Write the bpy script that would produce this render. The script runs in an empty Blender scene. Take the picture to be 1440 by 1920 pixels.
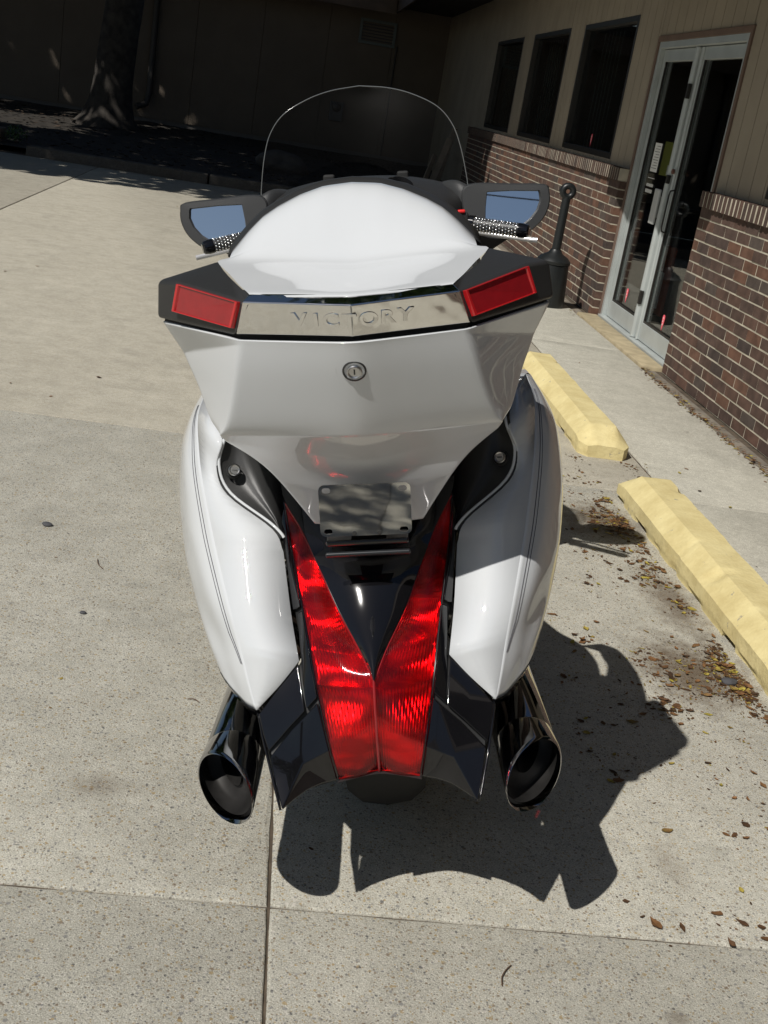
import bpy, bmesh, math, random
from mathutils import Vector, Matrix, noise
random.seed(7)
sc = bpy.context.scene
R = math.radians
# ------------------------------------------------------------ camera
CAMH = 1.42557
P_, RO, YA = .338174, .167873, .123917
F = Vector((math.sin(YA)*math.cos(P_), math.cos(YA)*math.cos(P_), -math.sin(P_)))
rt = Vector((math.cos(YA), -math.sin(YA), 0)); up = rt.cross(F)
rr = math.cos(RO)*rt + math.sin(RO)*up; uu = -math.sin(RO)*rt + math.cos(RO)*up
cd = bpy.data.cameras.new("camera"); cam = bpy.data.objects.new("camera", cd)
sc.collection.objects.link(cam); sc.camera = cam
cd.sensor_fit = 'VERTICAL'; cd.sensor_height = 36; cd.lens = 2196.08/1920*36
cd.clip_start = .05; cd.clip_end = 400
mw = Matrix((rr, uu, -F)).transposed().to_4x4(); mw.translation = Vector((0, 0, CAMH)); cam.matrix_world = mw
# ------------------------------------------------------------ sky, sun, exposure
SUN = Vector((-.64, -.60, 1)).normalized()
w = bpy.data.worlds.new("World"); sc.world = w; w.use_nodes = True
nt = w.node_tree; bg = nt.nodes['Background']; sky = nt.nodes.new('ShaderNodeTexSky')
sky.sky_type = 'NISHITA'; sky.sun_disc = False
sky.sun_elevation = math.asin(SUN.z); sky.sun_rotation = math.atan2(SUN.x, SUN.y)
sky.air_density = 1.0; sky.dust_density = .6
nt.links.new(sky.outputs[0], bg.inputs[0]); bg.inputs[1].default_value = .05
sd = bpy.data.lights.new("sun", 'SUN'); sd.energy = 5.0; sd.angle = R(.5); sd.color = (1, .96, .90)
so = bpy.data.objects.new("sun", sd); sc.collection.objects.link(so)
so.rotation_euler = SUN.to_track_quat('Z', 'Y').to_euler(); so.location = (-6, -6, 12)
sc.view_settings.view_transform = 'Standard'; sc.view_settings.look = 'None'
sc.view_settings.exposure = -.22; sc.view_settings.gamma = 1; sc.view_settings.use_curve_mapping = False
sc.cycles.transparent_max_bounces = 24
sc.cycles.max_bounces = 8

# ------------------------------------------------------------ helpers
C = sc.collection
def link(o, parent=None):
    C.objects.link(o)
    if parent: o.parent = parent
    return o
def tag(o, label=None, cat=None, group=None, kind=None):
    if label: o['label'] = label
    if cat: o['category'] = cat
    if group: o['group'] = group
    if kind: o['kind'] = kind
    return o
def empty(name, loc=(0, 0, 0)):
    o = bpy.data.objects.new(name, None); o.empty_display_size = .1; o.location = loc
    return link(o)
def mesh(name, vs, fs, mat=None, parent=None, smooth=None, recalc=True):
    me = bpy.data.meshes.new(name); me.from_pydata([tuple(v) for v in vs], [], fs)
    if recalc:
        bm = bmesh.new(); bm.from_mesh(me); bmesh.ops.recalc_face_normals(bm, faces=bm.faces); bm.to_mesh(me); bm.free()
    if mat: me.materials.append(mat)
    if smooth is not None:
        for p in me.polygons: p.use_smooth = True
        me.set_sharp_from_angle(angle=R(smooth))
    me.update()
    return link(bpy.data.objects.new(name, me), parent)
def bevel(o, wd=.004, seg=2, ang=30):
    m = o.modifiers.new('bevel', 'BEVEL'); m.width = wd; m.segments = seg; m.limit_method = 'ANGLE'; m.angle_limit = R(ang)
    m.harden_normals = False
    for p in o.data.polygons: p.use_smooth = True
    o.data.set_sharp_from_angle(angle=R(ang+12))
    n = o.modifiers.new('wn', 'WEIGHTED_NORMAL'); n.keep_sharp = False
    return o
def solid(o, th, off=-1):
    m = o.modifiers.new('solid', 'SOLIDIFY'); m.thickness = th; m.offset = off
    return o
def boxvf(x0, x1, y0, y1, z0, z1):
    v = [(x0,y0,z0),(x1,y0,z0),(x1,y1,z0),(x0,y1,z0),(x0,y0,z1),(x1,y0,z1),(x1,y1,z1),(x0,y1,z1)]
    f = [(0,3,2,1),(4,5,6,7),(0,1,5,4),(1,2,6,5),(2,3,7,6),(3,0,4,7)]
    return v, f
def box(name, x0, x1, y0, y1, z0, z1, mat, parent=None, bv=0):
    v, f = boxvf(x0, x1, y0, y1, z0, z1)
    o = mesh(name, v, f, mat, parent, recalc=False)
    if bv: bevel(o, bv, 2)
    return o
def cr(p0, p1, p2, p3, t):
    return [.5*((2*b)+(-a+c)*t+(2*a-5*b+4*c-d)*t*t+(-a+3*b-3*c+d)*t**3) for a, b, c, d in zip(p0, p1, p2, p3)]
def spline(pts, n, closed=False):
    out = []; k = len(pts)
    for i in range(k if closed else k-1):
        if closed: q = [pts[(i+j) % k] for j in (-1, 0, 1, 2)]
        else:
            a, b, c, d = pts[max(i-1, 0)], pts[i], pts[i+1], pts[min(i+2, k-1)]
            if i == 0: a = [2*u-v for u, v in zip(b, c)]
            if i+2 > k-1: d = [2*v-u for u, v in zip(b, c)]
            q = [a, b, c, d]
        for j in range(n): out.append(cr(*q, j/n))
    if not closed: out.append(list(pts[-1]))
    return out
def grid(name, rows, mat, parent=None, nu=4, nv=4, smooth=180, rs=True):
    """rows of points -> smooth patch, splined both ways (nu along a row, nv across rows)"""
    if nu > 1: rows = [spline(r, nu) for r in rows]
    if nv > 1:
        cols = [spline([r[i] for r in rows], nv) for i in range(len(rows[0]))]
        rows = [[c[j] for c in cols] for j in range(len(cols[0]))]
    n = len(rows[0]); vs = [p for r in rows for p in r]; fs = []
    for j in range(len(rows)-1):
        for i in range(n-1): fs.append((j*n+i, j*n+i+1, (j+1)*n+i+1, (j+1)*n+i))
    return mesh(name, vs, fs, mat, parent, smooth, recalc=False)
def flipn(o):
    o.data.flip_normals(); return o
def mir(pts): return [(-p[0], p[1], p[2]) for p in pts]
def tube(name, pts, r, mat, parent=None, n=10, cap=True, smooth=50):
    """tube through points; r number or list"""
    pts = [Vector(p) for p in pts]; vs = []; fs = []
    rs = r if isinstance(r, (list, tuple)) else [r]*len(pts)
    prev = None
    for i, p in enumerate(pts):
        d = (pts[min(i+1, len(pts)-1)]-pts[max(i-1, 0)]).normalized()
        if prev is None:
            a = d.orthogonal().normalized()
        else:
            a = (prev-d*prev.dot(d)).normalized()
        prev = a; b = d.cross(a)
        for k in range(n):
            t = 2*math.pi*k/n; vs.append(p+(a*math.cos(t)+b*math.sin(t))*rs[i])
    for i in range(len(pts)-1):
        for k in range(n): fs.append((i*n+k, i*n+(k+1) % n, (i+1)*n+(k+1) % n, (i+1)*n+k))
    if cap: fs.append(tuple(range(n-1, -1, -1))); fs.append(tuple((len(pts)-1)*n+k for k in range(n)))
    return mesh(name, vs, fs, mat, parent, smooth)
def lathe(name, prof, axis_o, axis_d, mat, parent=None, n=32, smooth=35, x=None):
    """prof list (dist along axis, radius)"""
    d = Vector(axis_d).normalized(); a = d.orthogonal().normalized(); b = d.cross(a); o = Vector(axis_o)
    vs = []; fs = []
    for (h, r) in prof:
        for k in range(n):
            t = 2*math.pi*k/n; vs.append(o+d*h+(a*math.cos(t)+b*math.sin(t))*r)
    for i in range(len(prof)-1):
        for k in range(n): fs.append((i*n+k, i*n+(k+1) % n, (i+1)*n+(k+1) % n, (i+1)*n+k))
    return mesh(name, vs, fs, mat, parent, smooth)
# ------------------------------------------------------------ materials
def new(name):
    m = bpy.data.materials.new(name); m.use_nodes = True
    return m, m.node_tree, m.node_tree.nodes['Principled BSDF']
def pbr(name, col, rough=.5, metal=0, coat=0, spec=.5, bump=0, bscale=200, var=0, vscale=6, coatr=.03):
    m, t, b = new(name)
    b.inputs['Base Color'].default_value = (*col, 1); b.inputs['Roughness'].default_value = rough
    b.inputs['Metallic'].default_value = metal; b.inputs['Coat Weight'].default_value = coat
    b.inputs['Coat Roughness'].default_value = coatr; b.inputs['Specular IOR Level'].default_value = spec
    tc = t.nodes.new('ShaderNodeTexCoord')
    if var:
        n = t.nodes.new('ShaderNodeTexNoise'); n.inputs['Scale'].default_value = vscale; n.inputs['Detail'].default_value = 8
        t.links.new(tc.outputs['Object'], n.inputs['Vector'])
        r = t.nodes.new('ShaderNodeValToRGB'); r.color_ramp.elements[0].position = .3; r.color_ramp.elements[1].position = .7
        r.color_ramp.elements[0].color = (*[c*(1-var) for c in col], 1); r.color_ramp.elements[1].color = (*[min(1, c*(1+var)) for c in col], 1)
        t.links.new(n.outputs[0], r.inputs[0]); t.links.new(r.outputs[0], b.inputs['Base Color'])
    if bump:
        n = t.nodes.new('ShaderNodeTexNoise'); n.inputs['Scale'].default_value = bscale; n.inputs['Detail'].default_value = 3
        t.links.new(tc.outputs['Object'], n.inputs['Vector'])
        bn = t.nodes.new('ShaderNodeBump'); bn.inputs['Strength'].default_value = bump; bn.inputs['Distance'].default_value = .002
        t.links.new(n.outputs[0], bn.inputs['Height']); t.links.new(bn.outputs[0], b.inputs['Normal'])
    return m
def tonemat(name, cols, rough=.85, bump=.4, bscale=60, var=.25, vscale=25, spec=.3):
    """colour from a per-face 'tone' attribute through a ramp, with noise wear"""
    m, t, b = new(name); b.inputs['Roughness'].default_value = rough; b.inputs['Specular IOR Level'].default_value = spec
    at = t.nodes.new('ShaderNodeAttribute'); at.attribute_name = 'tone'
    r = t.nodes.new('ShaderNodeValToRGB'); cr_ = r.color_ramp; cr_.interpolation = 'LINEAR'
    while len(cr_.elements) < len(cols): cr_.elements.new(.5)
    for i, c in enumerate(cols):
        cr_.elements[i].position = i/(len(cols)-1); cr_.elements[i].color = (*c, 1)
    t.links.new(at.outputs['Fac'], r.inputs[0])
    g = t.nodes.new('ShaderNodeNewGeometry'); n = t.nodes.new('ShaderNodeTexNoise'); n.inputs['Scale'].default_value = vscale; n.inputs['Detail'].default_value = 6
    t.links.new(g.outputs['Position'], n.inputs['Vector'])
    mr = t.nodes.new('ShaderNodeMapRange'); mr.inputs['From Min'].default_value = .3; mr.inputs['From Max'].default_value = .7
    mr.inputs['To Min'].default_value = 1-var; mr.inputs['To Max'].default_value = 1+var
    t.links.new(n.outputs[0], mr.inputs[0])
    mx = t.nodes.new('ShaderNodeVectorMath'); mx.operation = 'SCALE'
    t.links.new(r.outputs[0], mx.inputs[0]); t.links.new(mr.outputs[0], mx.inputs['Scale']); t.links.new(mx.outputs[0], b.inputs['Base Color'])
    n2 = t.nodes.new('ShaderNodeTexNoise'); n2.inputs['Scale'].default_value = bscale; n2.inputs['Detail'].default_value = 4
    t.links.new(g.outputs['Position'], n2.inputs['Vector'])
    bn = t.nodes.new('ShaderNodeBump'); bn.inputs['Strength'].default_value = bump; bn.inputs['Distance'].default_value = .003
    t.links.new(n2.outputs[0], bn.inputs['Height']); t.links.new(bn.outputs[0], b.inputs['Normal'])
    return m
def settone(me, val):
    a = me.attributes.new('tone', 'FLOAT', 'FACE')
    if isinstance(val, (int, float)): val = [val]*len(me.polygons)
    a.data.foreach_set('value', val)

def concrete(name, a, b_, peb=1.0, stain=1.0, pscale=95):
    m, t, b = new(name); L = t.links.new; N = t.nodes.new
    g = N('ShaderNodeNewGeometry')
    def noise_(s, d=6, rgh=.6):
        n = N('ShaderNodeTexNoise'); n.inputs['Scale'].default_value = s; n.inputs['Detail'].default_value = d; n.inputs['Roughness'].default_value = rgh
        L(g.outputs['Position'], n.inputs['Vector']); return n.outputs[0]
    def ramp(src, p0, p1, c0, c1):
        r = N('ShaderNodeValToRGB'); r.color_ramp.elements[0].position = p0; r.color_ramp.elements[1].position = p1
        r.color_ramp.elements[0].color = (*c0, 1); r.color_ramp.elements[1].color = (*c1, 1); L(src, r.inputs[0]); return r.outputs[0]
    def mix(f, x, y, mode='MIX'):
        n = N('ShaderNodeMix'); n.data_type = 'RGBA'; n.blend_type = mode
        if isinstance(f, float): n.inputs[0].default_value = f
        else: L(f, n.inputs[0])
        for i, s in ((6, x), (7, y)):
            if isinstance(s, tuple): n.inputs[i].default_value = (*s, 1)
            else: L(s, n.inputs[i])
        return n.outputs[2]
    col = ramp(noise_(1.3, 8, .65), .32, .68, a, b_)
    col = mix(.45, col, ramp(noise_(9, 6), .3, .7, tuple(c*.8 for c in a), tuple(min(1, c*1.12) for c in b_)))
    # sandy fine grain
    col = mix(1., col, ramp(noise_(330, 4, .75), .34, .66, (.58, .56, .53), (1.36, 1.36, 1.36)), 'MULTIPLY')
    col = mix(.5, col, ramp(noise_(45, 5, .7), .3, .7, (.72, .70, .68), (1.22, 1.22, 1.22)), 'MULTIPLY')
    # aggregate: cells with their own colour
    for sc_, thr, rad, amt in ((pscale*.75, .74, .34, .8*peb), (pscale*1.3, .5, .40, .85*peb), (pscale*2.3, .35, .42, .8*peb)):
        v = N('ShaderNodeTexVoronoi'); v.inputs['Scale'].default_value = sc_; v.inputs['Randomness'].default_value = 1
        L(g.outputs['Position'], v.inputs['Vector'])
        sep = N('ShaderNodeSeparateColor'); L(v.outputs['Color'], sep.inputs[0])
        m1 = N('ShaderNodeMath'); m1.operation = 'GREATER_THAN'; L(sep.outputs[0], m1.inputs[0]); m1.inputs[1].default_value = thr
        m2 = N('ShaderNodeMapRange'); L(v.outputs['Distance'], m2.inputs[0]); m2.inputs['From Min'].default_value = rad; m2.inputs['From Max'].default_value = rad*.7
        m3 = N('ShaderNodeMath'); m3.operation = 'MULTIPLY'; L(m1.outputs[0], m3.inputs[0]); L(m2.outputs[0], m3.inputs[1])
        m4 = N('ShaderNodeMath'); m4.operation = 'MULTIPLY'; L(m3.outputs[0], m4.inputs[0]); m4.inputs[1].default_value = amt
        r = N('ShaderNodeValToRGB'); r.color_ramp.interpolation = 'CONSTANT'
        for i, (p, c) in enumerate([(0, (.10, .10, .10)), (.06, (.36, .27, .14)), (.25, (.24, .235, .225)), (.48, (.46, .43, .36)), (.72, (.22, .165, .11)), (.84, (.56, .53, .47))]):
            if i > 1: r.color_ramp.elements.new(p)
            r.color_ramp.elements[i].position = p; r.color_ramp.elements[i].color = (*c, 1)
        L(sep.outputs[1], r.inputs[0]); col = mix(m4.outputs[0], col, r.outputs[0])
    # dark pits
    v = N('ShaderNodeTexVoronoi'); v.inputs['Scale'].default_value = 55; L(g.outputs['Position'], v.inputs['Vector'])
    m2 = N('ShaderNodeMapRange'); L(v.outputs['Distance'], m2.inputs[0]); m2.inputs['From Min'].default_value = .17; m2.inputs['From Max'].default_value = .11
    m2.inputs['To Max'].default_value = 1
    sp_ = N('ShaderNodeSeparateColor'); L(v.outputs['Color'], sp_.inputs[0]); g1 = N('ShaderNodeMath'); g1.operation = 'GREATER_THAN'; L(sp_.outputs[2], g1.inputs[0]); g1.inputs[1].default_value = .8
    g2 = N('ShaderNodeMath'); g2.operation = 'MULTIPLY'; L(g1.outputs[0], g2.inputs[0]); g2.inputs[1].default_value = .6*peb
    g3 = N('ShaderNodeMath'); g3.operation = 'MULTIPLY'; L(g2.outputs[0], g3.inputs[0]); L(m2.outputs[0], g3.inputs[1]); m2 = g3
    col = mix(m2.outputs[0], col, (.10, .09, .075))
    # stains
    st = N('ShaderNodeMapRange'); L(noise_(2.3, 7, .7), st.inputs[0]); st.inputs['From Min'].default_value = .56; st.inputs['From Max'].default_value = .75; st.inputs['To Max'].default_value = .55*stain
    col = mix(st.outputs[0], col, tuple(c*.62 for c in a))
    for (px, py, rx, ry, am) in ((1.34, 2.98, .22, .30, .9), (1.38, 4.22, .22, .30, .8), (1.44, 3.5, .12, .4, .7), (-1.0, 3.85, .22, .05, .45), (-.22, 2.12, .09, .06, .4), (.98, 2.02, .05, .14, .3), (.86, 1.58, .035, .03, .5), (-.75, 2.9, .25, .15, .22), (2.1, 3.9, .10, .3, .5), (.3, 1.45, .2, .1, .2)):
        mp = N('ShaderNodeMapping'); mp.vector_type = 'POINT'; L(g.outputs['Position'], mp.inputs[0]); mp.inputs['Location'].default_value = (-px/rx, -py/ry, 0); mp.inputs['Scale'].default_value = (1/rx, 1/ry, 0)
        ln = N('ShaderNodeVectorMath'); ln.operation = 'LENGTH'; L(mp.outputs[0], ln.inputs[0])
        ad = N('ShaderNodeMath'); ad.operation = 'MULTIPLY_ADD'; L(noise_(14, 7, .7), ad.inputs[0]); ad.inputs[1].default_value = 1.6; L(ln.outputs['Value'], ad.inputs[2])
        rg = N('ShaderNodeMapRange'); L(ad.outputs[0], rg.inputs[0]); rg.inputs['From Min'].default_value = 1.75; rg.inputs['From Max'].default_value = 1.0; rg.inputs['To Min'].default_value = 0; rg.inputs['To Max'].default_value = am
        col = mix(rg.outputs[0], col, (.13, .095, .062))
    L(col, b.inputs['Base Color']); b.inputs['Roughness'].default_value = .9; b.inputs['Specular IOR Level'].default_value = .25
    bn = N('ShaderNodeBump'); bn.inputs['Strength'].default_value = .8; bn.inputs['Distance'].default_value = .004
    L(noise_(170, 5, .75), bn.inputs['Height']); L(bn.outputs[0], b.inputs['Normal'])
    return m
def glassmat(name, tint, rough=.0, ior=1.5, refl=1.0):
    m = bpy.data.materials.new(name); m.use_nodes = True; t = m.node_tree; t.nodes.clear()
    o = t.nodes.new('ShaderNodeOutputMaterial'); mx = t.nodes.new('ShaderNodeMixShader')
    tr = t.nodes.new('ShaderNodeBsdfTransparent'); tr.inputs[0].default_value = (*tint, 1)
    gl = t.nodes.new('ShaderNodeBsdfGlossy'); gl.inputs['Roughness'].default_value = rough
    # Schlick reflectance, the same from both sides of the sheet
    f0 = ((ior-1)/(ior+1))**2; N = t.nodes.new; L = t.links.new
    g = N('ShaderNodeNewGeometry'); dt = N('ShaderNodeVectorMath'); dt.operation = 'DOT_PRODUCT'; L(g.outputs['Normal'], dt.inputs[0]); L(g.outputs['Incoming'], dt.inputs[1])
    def mth(op, a, b=None):
        n = N('ShaderNodeMath'); n.operation = op
        for i, v in enumerate((a, b)):
            if v is None: continue
            if isinstance(v, (int, float)): n.inputs[i].default_value = v
            else: L(v, n.inputs[i])
        return n.outputs[0]
    q = mth('POWER', mth('SUBTRACT', 1.0, mth('ABSOLUTE', dt.outputs['Value'])), 5.0)
    fr = mth('ADD', mth('MULTIPLY', q, (1-f0)*refl), f0*refl); mm = fr.node; t.links.new(mm.outputs[0], mx.inputs[0])
    t.links.new(tr.outputs[0], mx.inputs[1]); t.links.new(gl.outputs[0], mx.inputs[2]); t.links.new(mx.outputs[0], o.inputs[0])
    return m, t, gl, fr

def pearlmat():
    m, t, b = new('pearl_white'); b.inputs['Base Color'].default_value = (.575, .595, .615, 1)
    b.inputs['Roughness'].default_value = .62; b.inputs['Specular IOR Level'].default_value = .15; b.inputs['Coat Weight'].default_value = 1; b.inputs['Coat Roughness'].default_value = .02
    b.inputs['Coat IOR'].default_value = 1.6
    g = t.nodes.new('ShaderNodeTexCoord'); v = t.nodes.new('ShaderNodeTexVoronoi'); v.inputs['Scale'].default_value = 900
    t.links.new(g.outputs['Object'], v.inputs['Vector'])
    bn = t.nodes.new('ShaderNodeBump'); bn.inputs['Strength'].default_value = .06; bn.inputs['Distance'].default_value = .0006
    t.links.new(v.outputs['Distance'], bn.inputs['Height']); t.links.new(bn.outputs[0], b.inputs['Normal'])
    n = t.nodes.new('ShaderNodeTexNoise'); n.inputs['Scale'].default_value = 3; t.links.new(g.outputs['Object'], n.inputs['Vector'])
    r = t.nodes.new('ShaderNodeValToRGB'); r.color_ramp.elements[0].color = (.56, .585, .61, 1); r.color_ramp.elements[1].color = (.595, .61, .62, 1)
    t.links.new(n.outputs[0], r.inputs[0]); t.links.new(r.outputs[0], b.inputs['Base Color'])
    return m
def chromemat(name, col=(.75, .74, .72), rough=.04, wav=.0):
    m, t, b = new(name); b.inputs['Base Color'].default_value = (*col, 1); b.inputs['Metallic'].default_value = 1; b.inputs['Roughness'].default_value = rough
    g = t.nodes.new('ShaderNodeTexCoord')
    n = t.nodes.new('ShaderNodeTexNoise'); n.inputs['Scale'].default_value = 40; n.inputs['Detail'].default_value = 5; t.links.new(g.outputs['Object'], n.inputs['Vector'])
    r = t.nodes.new('ShaderNodeMapRange'); r.inputs['To Min'].default_value = rough*.6; r.inputs['To Max'].default_value = rough*2.2
    t.links.new(n.outputs[0], r.inputs[0]); t.links.new(r.outputs[0], b.inputs['Roughness'])
    if wav:
        n2 = t.nodes.new('ShaderNodeTexNoise'); n2.inputs['Scale'].default_value = 22; n2.inputs['Detail'].default_value = 1; t.links.new(g.outputs['Object'], n2.inputs['Vector'])
        bn = t.nodes.new('ShaderNodeBump'); bn.inputs['Strength'].default_value = wav; bn.inputs['Distance'].default_value = .004
        t.links.new(n2.outputs[0], bn.inputs['Height']); t.links.new(bn.outputs[0], b.inputs['Normal'])
    return m
def lensmat():
    m, t, gl, fr = glassmat('red_lens', (.93, .034, .05), .06, 1.5)
    o_ = [n for n in t.nodes if n.type == 'OUTPUT_MATERIAL'][0]; m0 = o_.inputs[0].links[0].from_node; df = t.nodes.new('ShaderNodeBsdfDiffuse'); df.inputs[0].default_value = (.75, .02, .04, 1)
    m2 = t.nodes.new('ShaderNodeMixShader'); m2.inputs[0].default_value = .035; t.links.new(m0.outputs[0], m2.inputs[1]); t.links.new(df.outputs[0], m2.inputs[2]); t.links.new(m2.outputs[0], o_.inputs[0])
    g = t.nodes.new('ShaderNodeTexCoord'); wv = t.nodes.new('ShaderNodeTexWave'); wv.inputs['Scale'].default_value = 95; wv.bands_direction = 'X'
    t.links.new(g.outputs['Object'], wv.inputs['Vector'])
    bn = t.nodes.new('ShaderNodeBump'); bn.inputs['Strength'].default_value = .25; bn.inputs['Distance'].default_value = .0008
    t.links.new(wv.outputs[0], bn.inputs['Height']); t.links.new(bn.outputs[0], gl.inputs['Normal'])
    return m
def reflectormat():
    m, t, b = new('lamp_reflector'); b.inputs['Metallic'].default_value = .92; b.inputs['Roughness'].default_value = .26
    g = t.nodes.new('ShaderNodeTexCoord'); wv = t.nodes.new('ShaderNodeTexWave'); wv.inputs['Scale'].default_value = 90; wv.bands_direction = 'X'
    n = t.nodes.new('ShaderNodeTexNoise'); n.inputs['Scale'].default_value = 14; n.inputs['Detail'].default_value = 1.5; mpp = t.nodes.new('ShaderNodeMapping'); mpp.inputs['Scale'].default_value = (1.0, 2.4, 2.4)
    t.links.new(g.outputs['Object'], mpp.inputs[0]); t.links.new(g.outputs['Object'], wv.inputs['Vector']); t.links.new(mpp.outputs[0], n.inputs['Vector'])
    r = t.nodes.new('ShaderNodeValToRGB'); r.color_ramp.elements[0].position = .38; r.color_ramp.elements[1].position = .62
    r.color_ramp.elements[0].color = (.45, .40, .40, 1); r.color_ramp.elements[1].color = (1, .97, .93, 1)
    t.links.new(n.outputs[0], r.inputs[0]); t.links.new(r.outputs[0], b.inputs['Base Color'])
    bn = t.nodes.new('ShaderNodeBump'); bn.inputs['Strength'].default_value = .2; bn.inputs['Distance'].default_value = .001
    t.links.new(wv.outputs[0], bn.inputs['Height']); t.links.new(bn.outputs[0], b.inputs['Normal'])
    return m

PEARL = pearlmat()
CHROME = chromemat('chrome', wav=.25); CHROME2 = chromemat('dark_chrome', (.42, .42, .43), .05); PLATE = chromemat('polished_plate', (.70, .69, .66), .02, .03)
MIRROR = chromemat('mirror_glass', (.95, .96, .98), .008)
BLACK = pbr('gloss_black', (.005, .005, .006), .10, coat=1, coatr=.03, spec=.1, var=.2)
BLACKM = pbr('matte_black_plastic', (.024, .024, .024), .42, bump=.15, bscale=900)
CHAR = pbr('charcoal_plastic', (.028, .029, .030), .55, bump=.2, bscale=900)
RUBBER = pbr('rubber', (.012, .012, .012), .75, bump=.2, bscale=300)
LENS = lensmat(); REFL = reflectormat()
REDP = pbr('red_plastic', (.45, .012, .015), .12, coat=.8)
REDD = pbr('dark_red_plastic', (.26, .008, .012), .25, coat=.7, var=.08, vscale=60)
REDB = pbr('red_button', (.7, .02, .02), .3)
ACR, _, _, _ = glassmat('acrylic_screen', (.74, .75, .755), .015, 1.5, 1.)
ACRE = pbr('acrylic_edge', (.12, .125, .125), .15, coat=1)
ALU = pbr('anodised_aluminium', (.46, .49, .48), .42, metal=.35, var=.08)
STEEL = chromemat('brushed_steel', (.5, .5, .5), .22)
KNURL = chromemat('grip_chrome', (.85, .85, .85), .12)
CONC = concrete('exposed_aggregate_concrete', (.455, .445, .385), (.53, .52, .455))
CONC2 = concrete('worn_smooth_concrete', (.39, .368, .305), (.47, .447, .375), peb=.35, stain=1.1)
WALK = concrete('sidewalk_concrete', (.44, .43, .37), (.51, .50, .435), peb=.08, stain=.5)
DIRT = pbr('joint_dirt', (.085, .065, .045), .95, bump=.6, bscale=120, var=.4, vscale=20)
YEL = None
# ------------------------------------------------------------ ground
g = mesh('ground', [(-150,-150,-.006),(150,-150,-.006),(150,150,-.006),(-150,150,-.006)], [(0,1,2,3)], DIRT); tag(g, kind='structure')
drive = tag(empty('driveway'), kind='structure')
walk = tag(empty('sidewalk'), kind='structure')
def slab(x0, x1, y0, y1, mat, parent, gap=.0022, top=0., jag=False):
    # slab with slightly chipped, rounded edges
    x0 += gap; x1 -= gap; y0 += gap; y1 -= gap
    nx = max(2, min(60, int((x1-x0)/.06))) if jag else 2; ny = max(2, min(60, int((y1-y0)/.06))) if jag else 2
    per = [(x0+(x1-x0)*i/nx, y0) for i in range(nx)]+[(x1, y0+(y1-y0)*i/ny) for i in range(ny)]+[(x1-(x1-x0)*i/nx, y1) for i in range(nx)]+[(x0, y1-(y1-y0)*i/ny) for i in range(ny)]
    n = len(per); vs = []; cx, cy = (x0+x1)/2, (y0+y1)/2
    for lvl, (ins, z) in enumerate(((.005, top), (.002, top-.0012), (0, top-.004), (0, top-.09))):
        for (x, y) in per:
            j = (noise.noise(Vector((x*19, y*19, 1.3)))*.003 if jag and lvl < 3 else 0)
            k = ins+max(0, j)+ (max(0, noise.noise(Vector((x*4, y*4, 7))) - .25)*.02 if jag and lvl < 2 else 0)
            vs.append((x+math.copysign(min(k, abs(cx-x)), cx-x) if abs(x-x0) < 1e-6 or abs(x-x1) < 1e-6 else x,
                       y+math.copysign(min(k, abs(cy-y)), cy-y) if abs(y-y0) < 1e-6 or abs(y-y1) < 1e-6 else y, z))
    fs = [tuple(range(n))]
    for l in range(3):
        for i in range(n): fs.append((l*n+i, (l+1)*n+i, (l+1)*n+(i+1) % n, l*n+(i+1) % n))
    return mesh('concrete_slab', vs, fs, mat, parent, 40)
XL = [-12.4, -9.9, -7.4, -4.9, -2.38, .1335, 1.80]
for i in range(6):
    for (a, b) in ((-12.5, -9.8), (-9.8, -6.9), (-6.9, -4.0), (-4.0, -1.1), (-1.1, 1.785), (1.785, 4.67)):
        slab(XL[i], XL[i+1], a, b, CONC, drive, jag=(i >= 3 and a > -2))
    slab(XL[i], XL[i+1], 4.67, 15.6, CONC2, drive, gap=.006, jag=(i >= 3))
YS = [-12, -8.9, -5.55, -2.15, 1.24, 4.63, 8.02, 11.4, 14.8, 18.2, 21.6, 24]
for a, b in zip(YS, YS[1:]): slab(1.80, 2.47, a, b, WALK, walk, gap=.0025, top=.004, jag=(0 < a < 9))
for a, b in ((7.5, 9.45),):
    o = slab(2.475, 2.64, a, b, pbr('tan_threshold', (.36, .30, .19), .85, bump=.4, bscale=80, var=.2, vscale=12), walk, top=.02)
    o.name = 'threshold'
for a, b in ((-5, 7.5), (9.45, 19)):
    o = slab(2.475, 2.57, a, b, pbr('footing_concrete', (.20, .175, .14), .9, bump=.6, bscale=60, var=.35, vscale=9), walk, top=-.004, jag=True); o.name = 'footing_strip'
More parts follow.
